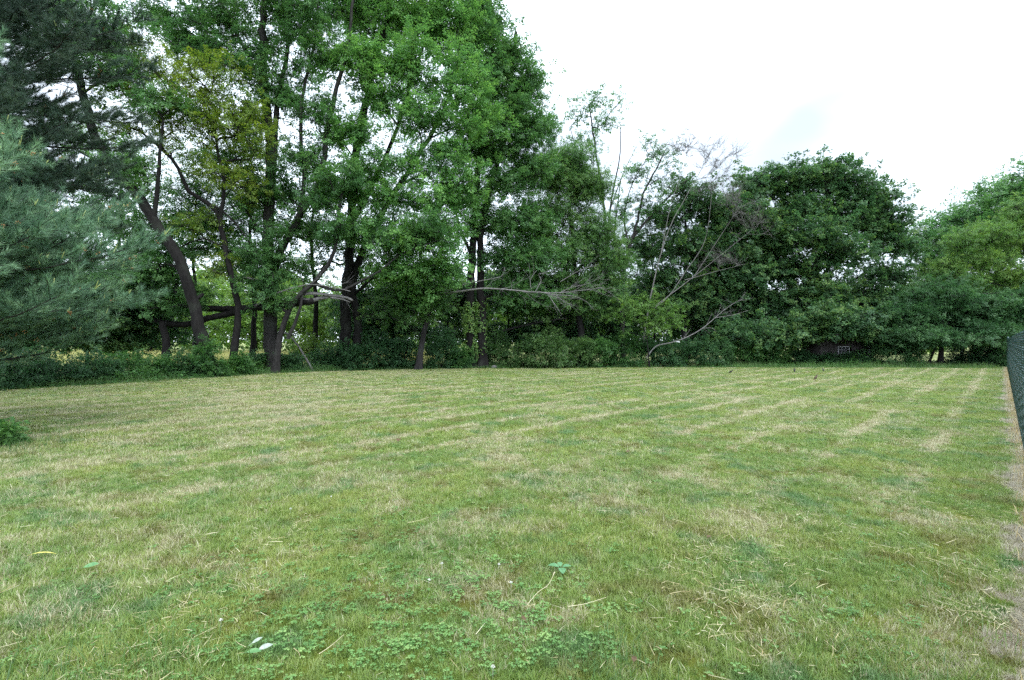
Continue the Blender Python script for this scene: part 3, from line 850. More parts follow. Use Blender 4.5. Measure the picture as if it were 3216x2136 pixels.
tree('maple_tree', 'big round dark green maple standing alone above the shed', G(2545, 38.5),
     [([(2545, 1140), (2546, 1000), (2562, 850), (2590, 700), (2602, 590)], 0.42, 0.12), ([(2546, 1000), (2482, 900), (2432, 790), (2392, 690)], 0.2, 0.06),
      ([(2560, 900), (2650, 770), (2692, 650)], 0.16, 0.05), ([(2546, 1010), (2440, 930), (2350, 880)], 0.13, 0.05), ([(2555, 930), (2680, 880), (2760, 820)], 0.12, 0.04), ([(2480, 900), (2380, 800), (2300, 740)], 0.1, 0.04)],
     [(2290, 692, 60, 50), (2350, 622, 60, 50), (2420, 602, 60, 45), (2490, 592, 60, 50), (2580, 582, 70, 40), (2630, 557, 50, 40), (2680, 602, 60, 40), (2750, 652, 60, 50), (2790, 732, 50, 60), (2500, 682, 90, 50), (2620, 682, 90, 50), (2720, 720, 80, 50), (2260, 740, 60, 50), (2400, 732, 70, 40), (2560, 760, 100, 50, -2), (2640, 820, 90, 50, -2), (2460, 780, 60, 50, -1),
      (2800, 790, 55, 40), (2300, 850, 80, 50), (2230, 850, 50, 50), (2770, 880, 70, 40), (2400, 970, 100, 40), (2310, 960, 80, 50), (2560, 920, 90, 40, -2), (2680, 960, 90, 50), (2780, 980, 70, 50), (2460, 1040, 110, 35), (2600, 1050, 110, 35), (2320, 1050, 90, 40), (2720, 1050, 90, 40), (2400, 1060, 80, 22, -4.5), (2310, 1070, 70, 22, -4.2), (2330, 700, 80, 50, -1), (2280, 800, 80, 50, -1), (2390, 800, 80, 50), (2250, 930, 80, 50), (2350, 880, 80, 40, -1), (2440, 860, 70, 40), (2500, 860, 70, 40, -1), (2560, 1040, 70, 22, -4.6), (2640, 1035, 70, 20, -4.8), (2720, 1040, 60, 20, -4.6), (2500, 1060, 60, 22, -4.2), (2600, 1000, 80, 25, -4.4), (2690, 1000, 80, 25, -4.4)],
     38.5, 1050, M_maple, M_bark, 24, leaf=(0.19, 0.17), per=125, clump=0.95, light=0.0, flat=0.55)

tree('leafy_tree', 'distant dark tree row end with rising top at the right edge', G(3130, 49.0),
     [([(3130, 1125), (3130, 900), (3150, 700), (3180, 560)], 0.35, 0.1), ([(3130, 950), (3050, 800), (3010, 690)], 0.2, 0.05), ([(3140, 850), (3240, 700), (3300, 560)], 0.2, 0.05)],
     [(2940, 760, 60, 50), (3000, 710, 60, 40), (3060, 690, 60, 50), (3120, 640, 50, 60), (3190, 630, 60, 50), (3260, 590, 80, 70), (3060, 790, 100, 60), (3180, 740, 110, 60), (3320, 690, 110, 90), (2900, 780, 50, 50), (2920, 860, 70, 60), (3000, 830, 80, 60), (3250, 800, 110, 80), (2880, 950, 60, 60)],
     49.0, 420, M_oak2, M_bark, 25, leaf=(0.24, 0.14), per=110, clump=1.15)

tree('locust_tree', 'yellow-green feathery tree leaning in from the right edge above the fence', G(3270, 36.0),
     [([(3270, 1140), (3260, 950), (3230, 820), (3200, 720), (3190, 640)], 0.24, 0.06), ([(3240, 870), (3130, 800), (3040, 770)], 0.1, 0.03), ([(3255, 950), (3150, 900), (3060, 880)], 0.1, 0.03), ([(3240, 850), (3300, 740), (3340, 640)], 0.1, 0.04)],
     [(3080, 750, 70, 35), (3010, 780, 55, 35), (3150, 780, 80, 40), (3060, 830, 80, 35), (3160, 870, 80, 40), (3210, 730, 60, 50), (3230, 670, 50, 40), (3040, 900, 70, 40), (3220, 930, 80, 50), (3300, 760, 90, 70), (3310, 900, 80, 60), (3140, 950, 70, 40), (2960, 850, 50, 35)],
     36.0, 330, M_loc, M_bark2, 26, leaf=(0.12, 0.05), per=190, clump=0.75, light=0.08, droop=0.5, flat=0.4)

tree('leafy_tree', 'low spreading dark green tree at the far end of the fence', G(2955, 33.8),
     [([(2955, 1150), (2956, 1080), (2962, 960), (2970, 900)], 0.17, 0.06), ([(2914, 1150), (2930, 1108), (2950, 1060), (2960, 1010)], 0.08, 0.05), ([(2960, 990), (3060, 930), (3140, 920)], 0.07, 0.03)],
     [(2950, 930, 80, 40), (3040, 970, 90, 35), (2890, 990, 60, 40), (3120, 990, 90, 40), (3000, 1030, 110, 30), (3190, 1020, 80, 40), (3080, 1050, 90, 25), (2900, 1060, 60, 30), (3240, 960, 70, 50), (2850, 1010, 50, 40), (2860, 1060, 60, 20, -1.2), (3060, 1070, 90, 18, -1.2), (3150, 1060, 70, 22, -1.2), (2960, 1075, 70, 18, -1.2)],
     33.8, 300, M_shade, M_bark, 27, leaf=(0.13, 0.07), per=170, clump=0.7, flat=0.4, light=0.12)

# second-row trees behind the left belt
for k, (px, Y, lab, lobes) in enumerate((
        (610, 33.0, 'thin second-row tree seen between the leaning and the crooked trunk', [(600, 620, 70, 50), (640, 700, 80, 50), (560, 720, 60, 50), (620, 790, 80, 40), (620, 520, 50, 50)]),
        (790, 34.5, 'second-row tree seen between the crooked and the tall many-stemmed trunk', [(780, 500, 70, 60), (740, 640, 80, 60), (800, 720, 80, 60), (760, 820, 80, 40), (700, 760, 60, 50)]),
        (985, 35.0, 'second-row tree behind the long level branch', [(980, 560, 70, 60), (1020, 650, 80, 60), (960, 740, 80, 60), (1040, 780, 70, 60), (980, 830, 80, 35), (1130, 820, 60, 50), (930, 640, 60, 50)]),
        (1230, 36.0, 'second-row tree behind the bright oak', [(1230, 650, 80, 60), (1180, 720, 80, 60), (1280, 720, 80, 60), (1230, 820, 90, 60), (1150, 860, 80, 50), (1320, 850, 80, 50), (1220, 930, 90, 50), (1380, 780, 70, 60)]),
        (380, 31.0, 'second-row tree behind the upper part of the leaning trunk', [(330, 520, 80, 60), (420, 640, 80, 60), (360, 720, 90, 60), (460, 800, 80, 50), (300, 640, 80, 60), (240, 460, 80, 60), (400, 860, 90, 50)]))):
    tree('leafy_tree', lab, G(px, Y), [([(px, 1130), (px + 8, 950), (px - 6, 780), (px + 4, lobes[0][1] + 30)], 0.17, 0.05)], lobes, Y, 120, M_oak2, M_bark, 230 + k, leaf=(0.14, 0.085), per=130, clump=0.75)

# distant trees beyond the field, seen between the trunks
far = [(-120, 62, 800, 'far bright green tree past the field at the left edge'), (180, 66, 860, 'far bright tree beyond the field behind the pine'),
       (470, 60, 840, 'far pale green tree beyond the field behind the leaning trunk'), (660, 68, 880, 'far light green tree beyond the field between the two dark crooked trunks'),
       (800, 58, 900, 'far dense tree beyond the field left of the tall many-stemmed trunk'), (980, 64, 860, 'far light green tree beyond the field right of the tall many-stemmed trunk'),
       (1200, 60, 830, 'far light green tree seen below the bright oak crown'), (1400, 66, 850, 'far light green tree seen left of the double oak trunks'),
       (1620, 62, 860, 'far tree glimpsed right of the double oak trunks'), (1880, 70, 900, 'far tree behind the half-bare dark tree'),
       (2330, 66, 960, 'far tree low behind the left side of the big maple'), (2820, 66, 960, 'far tree low behind the right side of the big maple')]
for k, (px, Y, top, lab) in enumerate(far):
    h = (1072 - top)
    lobes = [(px, top + 60, 70, 50), (px - 70, top + 110, 70, 60), (px + 75, top + 105, 70, 60), (px, top + 150, 90, 50), (px - 90, 1040, 70, 40), (px + 85, 1040, 70, 40), (px, 1060, 80, 40)]
    tree('field_tree', lab, G(px, Y), [([(px, 1118), (px + 5, 1000), (px - 4, top + 90)], 0.3, 0.1)], lobes, Y, 75, M_far, M_bark2, 60 + k,
         leaf=(0.34, 0.22), per=70, clump=1.5, sub=6, group='trees beyond the field', trunk_sides=7)

# second row of young trees inside the belt, closing it towards the ground
back = [(1180, 36.0, 900, 'dark young tree inside the belt behind the small leaning tree'), (1400, 37.5, 860, 'dark young tree inside the belt left behind the double oak trunks'),
        (1590, 38.0, 850, 'dark young tree inside the belt right behind the double oak trunks'), (1730, 39.0, 900, 'dark young tree inside the belt behind the flowering dome bush'),
        (1900, 39.5, 900, 'dark young tree inside the belt behind the thin scattered-leaf tree'), (2050, 41.0, 880, 'dark young tree inside the belt behind the bright sapling'),
        (2250, 42.0, 900, 'dark young tree inside the belt behind the bowed bare branch'), (2420, 43.0, 960, 'dark young tree behind the left half of the big maple'),
        (2700, 43.0, 960, 'dark young tree behind the shed'), (2860, 42.0, 900, 'dark young tree right of the big maple'), (3020, 41.0, 900, 'dark young tree behind the low spreading tree'),
        (3180, 40.0, 900, 'dark young tree behind the far fence end'),
        (60, 24.0, 900, 'dark young tree behind the near pine at the left edge'), (270, 25.5, 880, 'dark young tree behind the tips of the near pine boughs'),
        (430, 28.0, 860, 'dark young tree behind the short broken trunk')]
for k, (px, Y, top, lab) in enumerate(back):
    lobes = [(px, top + 40, 60, 35), (px - 60, top + 90, 60, 40), (px + 60, top + 85, 60, 40), (px, top + 130, 80, 35), (px - 70, 1050, 60, 30), (px + 70, 1050, 60, 30), (px, 1080, 80, 25)]
    if Y < 30: lobes = [(a, b, c * 1.3, d * 1.3) for a, b, c, d in lobes]
    tree('young_tree', lab, G(px, Y), [([(px, 1130), (px + 6, 1010), (px - 4, top + 70)], 0.10, 0.04)], lobes, Y, 62, M_maple if k % 2 else M_shade, M_bark, 160 + k,
         leaf=(0.17, 0.11), per=120, clump=0.85, sub=6, group='young trees inside the belt', trunk_sides=7, light=-0.02)

# wood closing the far side of the field: one mass
def far_wood():
    r = np.random.default_rng(401)
    n = 15000
    X = -110 + 210 * r.random(n)
    crest = 7.0 + 5.5 * vnoise(X, X * 0 + 3, 0.11) + 2.5 * vnoise(X, X * 0 + 9, 0.4)
    Z = 0.3 + crest * (1 - (1 - r.random(n)) ** 1.6) * 0.95
    Yd = 82 + 5 * vnoise(X, Z, 0.22) - 3.5 * np.sqrt(np.clip(1 - (Z / crest) ** 2, 0, 1)) + 1.5 * r.normal(size=n)
    P = np.column_stack([X, Yd, Z])
    dv = np.stack([r.normal(size=n), -0.6 + r.normal(size=n), 0.3 * r.normal(size=n)], 1)
    src = sprays(M_far, 0.42, 0.28, 1.0, 16, 0.25)
    o = scatter('far_woodland', P, dir_rot(dv, r.normal(size=n) * 0.4), 0.9 + 0.7 * r.random(n), r.integers(0, len(src), n), src, shade=0.22 * (vnoise(X, Z, 0.3) - 0.5))
    props(o, 'pale far wood closing the field behind the trees', 'woodland')
far_wood()
#@@SHRUBS
# ------------------------------------------------------------------ shrubs along the edge
def shrub(name, label, px, Y, rx, top, mat, seed, leaf=(0.085, 0.055), tips=46, per=95, light=0.0, group='shrubs along the lawn edge', low=0.12, bloom=0):
    r = np.random.default_rng(seed)
    base = G(px, Y)
    R = rx / F * Y; H = EYE - (top - 1072) / F * Y
    n = int(tips * 1.5)
    az = r.random(n) * 2 * np.pi
    el = np.arcsin(np.clip(r.random(n) ** 0.8, 0, 1))
    rad = (0.72 + 0.32 * r.random(n)) * np.where(r.random(n) < 0.3, 0.4 + 0.5 * r.random(n), 1.0)
    lump = 1 + 0.22 * np.sin(3 * az + seed) * np.cos(2 * el + seed)
    T = np.stack([np.cos(az) * np.cos(el) * R, np.sin(az) * np.cos(el) * R * 0.85, low * H + np.sin(el) * H * (1 - low)], 1) * (rad * lump)[:, None] + base
    T[:, 2] = np.maximum(T[:, 2], 0.12)
    stems = []
    for k in range(5):
        a = k * 1.26 + r.random()
        b0 = base + np.array([math.cos(a), math.sin(a), 0]) * R * 0.16
        e = base + np.array([math.cos(a) * R * 0.55, math.sin(a) * R * 0.5, H * 0.62])
        stems.append((np.array([b0, (b0 + e) / 2 + [0, 0, 0.12 * H], e]), 0.022, 0.008))
    sk = grow(stems, T, r, arch=0.2, wob=0.03, seg=0.3)
    root = empty(name, base, label, 'shrub', group)
    wb = MB()
    for st, r0, r1 in stems:
        p = resample(st, 0.2); tube(wb, p, np.linspace(r0, r1, len(p)), 5)
    for ch in sk.chains:
        P = np.array([sk.P[i] for i in ch]); prisms(wb, P[:-1], P[1:], 0.006, 0.005)
    c = 0.23 + 0.09 * R
    m = max(3, per // 9)
    C = np.repeat(T, m, 0); nl = len(C)
    off = rand_dirs(r, nl) * (c * r.random(nl) ** 0.5)[:, None]; off[:, 2] *= 0.8
    P = C + off; P[:, 2] = np.maximum(P[:, 2], 0.06)
    dv = norm(off) + norm(C - base - [0, 0, 0.3 * H]) * 0.7 + r.normal(size=(nl, 3)) * 0.3; dv[:, 2] = np.clip(dv[:, 2], -0.5, 0.6)
    src = sprays(mat, leaf[0] * 0.78, leaf[1] * 0.78, leaf[0] * 2.6, 27, 0.25)
    tone = np.repeat(np.clip(r.normal(light, 0.12, len(T)), -.35, .45), m) + r.normal(0, .05, nl)
    wo_ = wb.build('stem', M_bark, root, base)
    scatter('crown', P, dir_rot(dv, r.normal(size=nl) * 0.4), 0.7 + 0.6 * r.random(nl), r.integers(0, len(src), nl), src, root, base, tone)
    if bloom:
        fb = MB()
        k = r.integers(0, len(T), bloom)
        Pf = T[k] + rand_dirs(r, bloom) * c; Pf[:, 2] += 0.05
        for q in range(5):
            a = q * 1.2566 + r.random(bloom)
            Df = np.stack([np.cos(a), np.sin(a), 0.2 * np.ones(bloom)], 1)
            leaves(fb, Pf, Df, np.tile([0., -0.3, 1.0], (bloom, 1)) + r.normal(size=(bloom, 3)) * .3, np.full(bloom, 0.022), np.full(bloom, 0.02), np.full(bloom, 0.6), fold=0.05)
        fo = fb.build('blossom', M_bloom, root, base); fo['kind'] = 'stuff'
    return root

M_bloom = plain_material('white_blossom', (0.55, 0.58, 0.5), (0.75, 0.76, 0.7), rough=0.7)
SH = [  # px, Y, half width, top py, material, lightness, label
    (-60, 17.2, 130, 1090, M_shade, -.05, 'dark shrub at the left frame edge under the pine boughs'),
    (70, 18.6, 100, 1105, M_shade, 0., 'dark bramble shrub under the left end of the pine boughs'),
    (190, 19.8, 100, 1125, M_shade, 0., 'dark bramble shrub under the middle of the pine boughs'),
    (300, 20.8, 85, 1115, M_shade, .05, 'dark shrub under the tip of the lowest pine bough'),
    (400, 22.0, 85, 1110, M_weed, .0, 'green shrub left of the short broken trunk'),
    (490, 22.9, 60, 1125, M_weed, .05, 'small shrub right before the short broken trunk'),
    (575, 23.4, 60, 1110, M_shade, .08, 'leafy shrub left of the foot of the thick leaning trunk'),
    (655, 23.3, 45, 1085, M_weed, .0, 'ivy-like shrub wrapping the foot of the thick leaning trunk'),
    (745, 25.0, 40, 1125, M_weed, .0, 'small shrub at the foot of the crooked dark tree'),
    (810, 27.5, 42, 1112, M_shade, .05, 'thin shrub between the crooked tree and the tall many-stemmed tree'),
    (905, 27.8, 40, 1115, M_shade, .05, 'low shrub just right of the tall many-stemmed trunk'),
    (960, 34.0, 45, 1050, M_far, .1, 'pale green bush behind the leaning dead branch'),
    (1035, 30.0, 55, 1095, M_shade, .0, 'dark low shrub left of the bright oak trunks'),
    (1110, 29.6, 60, 1080, M_shade, -.05, 'dark shrub at the foot of the bright oak trunks'),
    (1195, 30.2, 65, 1050, M_shade, .0, 'dark tall shrub right of the bright oak trunks'),
    (1265, 30.6, 55, 1062, M_shade, .05, 'dark shrub left of the small leaning tree'),
    (1390, 31.0, 60, 1040, M_shade, .0, 'dark shrub between the small leaning tree and the double oak trunks'),
    (1445, 31.2, 36, 1085, M_weed, .05, 'low shrub just left of the double oak trunks'),
    (1560, 32.2, 60, 1045, M_rose, .0, 'green shrub just right of the double oak trunks'),
    (1640, 31.8, 50, 1062, M_rose, .0, 'rounded shrub left of the pale flowering dome'),
    (1725, 31.3, 75, 1030, M_rose, .22, 'pale domed bramble bush with tiny white blossoms'),
    (1815, 32.0, 55, 1065, M_rose, .1, 'shrub against the right side of the pale flowering dome'),
    (1885, 32.4, 60, 1058, M_weed, .05, 'green shrub below the round fine-leaved tree'),
    (1965, 33.2, 65, 1050, M_weed, .0, 'shrub below the half-bare dark tree'),
    (2065, 33.5, 70, 1060, M_shade, .0, 'dark shrub behind the bright sapling'),
    (2150, 33.6, 60, 1075, M_shade, .0, 'dark shrub right of the bright sapling under the bowed bare branch'),
    (2235, 33.6, 75, 1045, M_shade, .12, 'broad shrub below the tip of the bowed bare branch'),
    (2325, 34.5, 60, 1075, M_weed, .1, 'light shrub under the left side of the big maple'),
    (2415, 35.0, 60, 1088, M_weed, .05, 'low shrub left of the big maple trunk'),
    (2505, 35.2, 55, 1100, M_shade, .0, 'low dark shrub before the big maple trunk'),
    (2585, 34.6, 40, 1118, M_shade, .0, 'low dark shrub left of the shed window'),
    (2690, 34.4, 45, 1108, M_shade, .0, 'low dark shrub just right of the shed window'),
    (2790, 34.0, 75, 1030, M_shade, .16, 'tall rounded leafy shrub right of the shed'),
    (2865, 34.3, 50, 1055, M_shade, .1, 'leafy shrub left of the thin leaning stem'),
    (3020, 35.0, 50, 1098, M_shade, .0, 'low dark shrub right of the dark low trunk'),
    (3085, 34.0, 55, 1085, M_shade, .0, 'dark shrub left of the fence end'),
    (3150, 33.4, 45, 1092, M_shade, .0, 'dark shrub touching the far fence end'),
    (3250, 34.5, 80, 1040, M_shade, .0, 'tall dark shrub behind the far fence end'),
]
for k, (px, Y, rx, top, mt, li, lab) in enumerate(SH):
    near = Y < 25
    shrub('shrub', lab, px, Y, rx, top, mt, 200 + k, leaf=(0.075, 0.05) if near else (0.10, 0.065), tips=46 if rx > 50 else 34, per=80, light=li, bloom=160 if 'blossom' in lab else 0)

# low growth: weeds and long grass in a ragged band along the mown edge
def edge_points(n, r, w0, w1, x_lo=-24, x_hi=31):
    E = np.array(EDGE, float)
    seg = E[1:] - E[:-1]; ls = np.linalg.norm(seg, axis=1)
    k = r.choice(len(seg), n, p=ls / ls.sum()); u = r.random(n)
    nn = np.stack([-seg[:, 1], seg[:, 0]], 1) / ls[:, None]
    d = w0 + (w1 - w0) * r.random(n)
    return E[k] + seg[k] * u[:, None] + nn[k] * d[:, None], d

def weeds():
    r = np.random.default_rng(301)
    mb = MB()
    n = 6200
    C, d = edge_points(n, r, -0.45, 3.0)
    inside = d > -0.45 * vnoise(C[:, 0] + 40, C[:, 1], 0.9); C = C[inside]; d = d[inside]; n = len(C)
    h = (0.10 + 0.50 * np.clip(d / 1.0, 0, 1)) * (0.2 + 2.0 * vnoise(C[:, 0], C[:, 1], 0.7) ** 2) * (0.5 + 1.0 * r.random(n))
    thin = (C[:, 0] < 9) | (r.random(n) < 0.45); C = C[thin]; h = h[thin] * np.where(C[:, 0] < 9, 1.0, 0.75); n = len(C)
    m = 12
    P = np.repeat(np.column_stack([C, np.zeros(n)]), m, 0); hh = np.repeat(h, m)
    k = len(P)
    u = r.random(k) ** 0.7
    P[:, 2] = hh * u + 0.02
    P[:, :2] += r.normal(size=(k, 2)) * (0.05 + 0.12 * hh)[:, None]
    D = rand_dirs(r, k); D[:, 2] = 0.1 - 0.3 * r.random(k)
    sc = 0.6 + 0.9 * r.random(k)
    leaves(mb, P, D, r.normal(size=(k, 3)) * 0.35 + [0, 0, 1.0], 0.085 * sc, 0.055 * sc, np.clip(np.repeat(0.35 + 0.35 * r.random(n), m) + r.normal(0, 0.1, k), 0, 1))
    o = mb.build('undergrowth', M_weed)
    props(o, 'low leafy weeds in a ragged band along the mown edge', 'weeds', None, 'stuff')
weeds()

def blades(mb, C, h, w, r, lean=0.35, tint=None):
    n = len(C)
    az = r.random(n) * 2 * np.pi; ln = np.abs(r.normal(size=n)) * lean
    d1 = np.stack([np.cos(az) * np.sin(ln), np.sin(az) * np.sin(ln), np.cos(ln)], 1)
    l2 = ln + 0.35 + 0.4 * r.random(n)
    d2 = np.stack([np.cos(az) * np.sin(l2), np.sin(az) * np.sin(l2), np.cos(l2)], 1)
    sa = az + np.pi / 2 + r.normal(size=n) * 0.5
    sd = np.stack([np.cos(sa), np.sin(sa), 0 * sa], 1) * (w * 0.5)
    m = C + d1 * (h * 0.55)[:, None]; t = m + d2 * (h * 0.45)[:, None]
    V = np.stack([C - sd, C + sd, m + sd * .8, m - sd * .8, t], 1).reshape(-1, 3)
    b = (np.arange(n) * 5)[:, None]
    T = np.concatenate([b + [0, 1, 2], b + [0, 2, 3], b + [3, 2, 4]], 1).reshape(-1, 3)
    mb.add(V, T, None, np.repeat(tint if tint is not None else r.random(n), 3))

def long_grass():
    r = np.random.default_rng(302)
    mb = MB()
    n = 34000
    C, d = edge_points(n, r, -0.55, 1.3)
    inside = d > -0.5 * vnoise(C[:, 0] * 1.0, C[:, 1], 0.7); C = C[inside]; d = d[inside]; n = len(C)
    k = vnoise(C[:, 0], C[:, 1], 0.5) + 0.25 * r.random(n) > 0.42
    C = C[k]; d = d[k]
    h = 0.12 + 0.38 * r.random(len(C)) * np.clip(0.3 + d, 0.2, 1)
    blades(mb, np.column_stack([C, np.zeros(len(C))]), h, 0.012, r, tint=np.clip(r.normal(0.35, 0.15, len(C)), 0, 1))
    o = mb.build('long_grass', M_tallgrass)
    props(o, 'unmown green grass along the foot of the shrubs', 'grass', None, 'stuff')
    # hay-coloured grass of the field behind the trees
    mb = MB()
    n = 26000
    Y = 38 + 34 * r.random(n) ** 1.3; px = -300 + 1700 * r.random(n)
    C = np.column_stack([(px - 1608) / F * Y, Y, np.zeros(n) - 0.02])
    blades(mb, C, 0.45 + 0.5 * r.random(n), 0.035, r, lean=0.25, tint=np.clip(r.normal(0.5, 0.2, n), 0, 1))
    o = mb.build('field_grass', M_drygrass)
    props(o, 'pale tall hay grass of the field behind the trees', 'grass', None, 'stuff')
long_grass()

# ivy on the double oak trunks
def ivy():
    r = np.random.default_rng(303)
    root = [o for o in COL.objects if o.get('label', '').startswith('double-trunked oak')][0]
    base = np.array(root.location)
    mb = MB(); n = 2600
    ang = r.random(n) * 2 * np.pi
    z = 0.9 + 3.2 * r.random(n) ** 0.8
    cx = np.where(r.random(n) < 0.75, 1478, 1511)
    Y = 31.6
    ctr = np.stack([(cx - 1608) / F * Y, np.full(n, Y), z], 1)
    rad = 0.30 + 0.18 * r.random(n) * (0.5 + vnoise(ang * 2, z * 1.5, 1.0))
    out = np.stack([np.cos(ang), np.sin(ang), 0 * ang], 1)
    k = vnoise(ang * 1.2, z, 1.3) > 0.42
    P = ctr + out * rad[:, None]
    D = out * 0.4 + r.normal(size=(n, 3)) * 0.4 + [0, 0, -0.7]
    leaves(mb, P[k], D[k], (out + [0, 0, 0.5])[k], np.full(k.sum(), 0.11), np.full(k.sum(), 0.10), np.clip(r.normal(0.55, 0.2, k.sum()), 0, 1))
    o = mb.build('ivy', M_loc, root, base); o['kind'] = 'stuff'
    props(o, 'yellow-green ivy on the bark')
ivy()
#@@DEADWOOD
# ------------------------------------------------------------------ dead wood
def limb(mb, pts, Y, r0, r1, sides=8, rough=0.08, seed=0, step=0.25):
    P = np.array([at(p[0], p[1], Y + (p[2] if len(p) > 2 else 0)) for p in pts])
    P = resample(P, step)
    rr = np.random.default_rng(seed); P[1:-1] += rr.normal(size=(len(P) - 2, 3)) * r0 * 0.12
    tube(mb, P, np.linspace(r0, r1, len(P)), sides, rough, seed=seed)
    return P

def twigs(mb, P, n, r, L, r0=0.012, bias=(0, 0, 0.2), depth=2):
    for _ in range(n):
        i = r.integers(len(P) // 3, len(P) - 1)
        ax = norm(P[min(i + 1, len(P) - 1)] - P[i])
        d = norm(ax * 0.9 + r.normal(size=3) * 0.6 + np.array(bias))
        q = [P[i]]
        l = L * (0.5 + 0.8 * r.random())
        for s in range(5):
            q.append(q[-1] + d * l / 5); d = norm(d + r.normal(size=3) * 0.16 + np.array(bias) * 0.2)
        q = np.array(q)
        tube(mb, q, np.linspace(r0, r0 * 0.35, 6), 4)
        if depth > 1: twigs(mb, q, 3, r, L * 0.45, r0 * 0.55, bias, depth - 1)

# broken trunk lying level between the trees
lr = np.random.default_rng(31)
log = empty('fallen_log', G(700, 26.6), 'long dark broken trunk lying level across the upright trunks, splintered pale right end', 'fallen trunk')
ob = np.array(log.location)
mb = MB()
limb(mb, [(440, 1004), (500, 1012), (585, 1020), (650, 1000), (720, 985), (800, 966), (870, 962), (940, 950), (985, 944)], 26.6, 0.15, 0.17, 9, seed=1)
mb.build('lower_bole', M_bark, log, ob, True)
mb = MB()
limb(mb, [(636, 968), (700, 970), (760, 968), (840, 958), (905, 948), (960, 942)], 26.7, 0.16, 0.14, 9, seed=2)
mb.build('upper_bole', M_bark, log, ob, True)
mb = MB()
limb(mb, [(955, 925), (985, 922), (1040, 928), (1092, 936)], 26.5, 0.10, 0.06, 8, 0.12, 3)
limb(mb, [(930, 948), (985, 943), (1040, 930), (1080, 934), (1108, 944)], 26.6, 0.13, 0.05, 8, 0.12, 4)
limb(mb, [(1040, 934), (1075, 940), (1100, 950)], 26.5, 0.06, 0.02, 5, 0.2, 5)
so = mb.build('splintered_end', M_dead, log, ob, True); so['label'] = 'pale grey splintered end of the trunk'
mb = MB(); P = limb(mb, [(630, 830), (690, 860), (740, 868), (790, 876), (835, 892)], 26.4, 0.04, 0.06, 6, seed=6)
mb.build('snapped_limb', M_dead, log, ob, True)
mb = MB(); P = limb(mb, [(800, 962), (860, 925), (960, 895), (1030, 900), (1100, 915)], 26.2, 0.05, 0.02, 6, seed=7); twigs(mb, P, 8, lr, 1.6, 0.012)
mb.build('side_limb', M_dead, log, ob, True)

st = empty('tree_stump', G(520, 25.4), 'short upright broken trunk under the left end of the fallen trunk', 'stump')
mb = MB()
limb(mb, [(528, 1166), (524, 1120), (518, 1060), (510, 1012)], 25.4, 0.22, 0.16, 10, seed=8)
mb.build('trunk', M_bark, st, np.array(st.location), True)

br = empty('broken_branch', gnd(985, 1168), 'pale dead forked branch leaning from the ground onto the tall many-stemmed trunk', 'branch')
mb = MB()
P0 = gnd(985, 1166); Yb = P0[1]
P = limb(mb, [(985, 1168), (962, 1128), (935, 1085), (912, 1058), (893, 1042)], Yb, 0.06, 0.035, 7, seed=9)
limb(mb, [(930, 1082), (922, 1060), (926, 1040)], Yb, 0.04, 0.02, 6, seed=10)
mb.build('stick', M_dead, br, np.array(br.location), True)

# dead limb that belongs to the small leaning tree
root = [o for o in COL.objects if o.get('label', '').startswith('small leaning tree')][0]
ob = np.array(root.location)
mb = MB(); r = np.random.default_rng(33)
P = limb(mb, [(1352, 930, 0), (1400, 922, -.4), (1470, 912, -.6), (1525, 906, -.8), (1600, 911, -.8), (1680, 918, -.8), (1750, 920, -.8), (1830, 912, -.7), (1900, 902, -.6)], 29.6, 0.062, 0.010, 8, seed=11)
for pts, a, b in (([(1680, 918), (1700, 880), (1690, 862), (1720, 858)], .03, .012), ([(1720, 924), (1745, 960), (1765, 990)], .028, .01), ([(1690, 916), (1740, 926), (1800, 930), (1845, 950), (1860, 975)], .03, .008),
                  ([(1755, 922), (1790, 905), (1850, 890), (1890, 868)], .025, .008), ([(1740, 922), (1775, 950), (1800, 958)], .02, .008), ([(1670, 914), (1665, 880), (1685, 850)], .025, .01),
                  ([(1760, 885, .2), (1820, 850, .3), (1880, 830, .4)], .02, .008), ([(1400, 915), (1470, 890), (1520, 880), (1575, 868), (1585, 840)], .045, .012)):
    q = limb(mb, pts, 28.8, a, b, 5, seed=len(pts) * 7 + int(a * 1000)); twigs(mb, q, 3, r, 0.9, 0.008)
twigs(mb, P, 26, r, 1.5, 0.011, bias=(0.25, 0, 0.1))
o = mb.build('dead_limb', M_dead, root, ob, True); o['label'] = 'bare pale grey dead limb with fine twigs'

bo = empty('bare_branch', G(2040, 32.0), 'bowed pale bare branch rising to the right from the shrubs before the big maple', 'branch')
mb = MB(); r = np.random.default_rng(34)
P = limb(mb, [(2030, 1125), (2060, 1088), (2110, 1076), (2160, 1058), (2205, 1032), (2250, 995), (2290, 962), (2335, 938)], 32.0, 0.044, 0.010, 8, seed=12)
limb(mb, [(2205, 1032), (2235, 1030), (2250, 1042)], 32, .02, .008, 5, seed=13)
q = limb(mb, [(2245, 998), (2300, 990), (2350, 975)], 32, .025, .008, 5, seed=14); twigs(mb, q, 5, r, .8, .008)
twigs(mb, P, 14, r, 0.9, 0.009)
mb.build('stick', M_dead, bo, np.array(bo.location), True)

fb_ = empty('fallen_branch', G(1530, 31.0), 'dark curved fallen branch rising right from the foot of the double oak trunks', 'branch')
mb = MB(); P = limb(mb, [(1530, 1140), (1545, 1070), (1580, 1040), (1640, 1024), (1700, 1012), (1780, 1000)], 32.4, 0.09, 0.03, 8, seed=15); twigs(mb, P, 8, r, 1.0, 0.012)
mb.build('stick', M_bark, fb_, np.array(fb_.location), True)

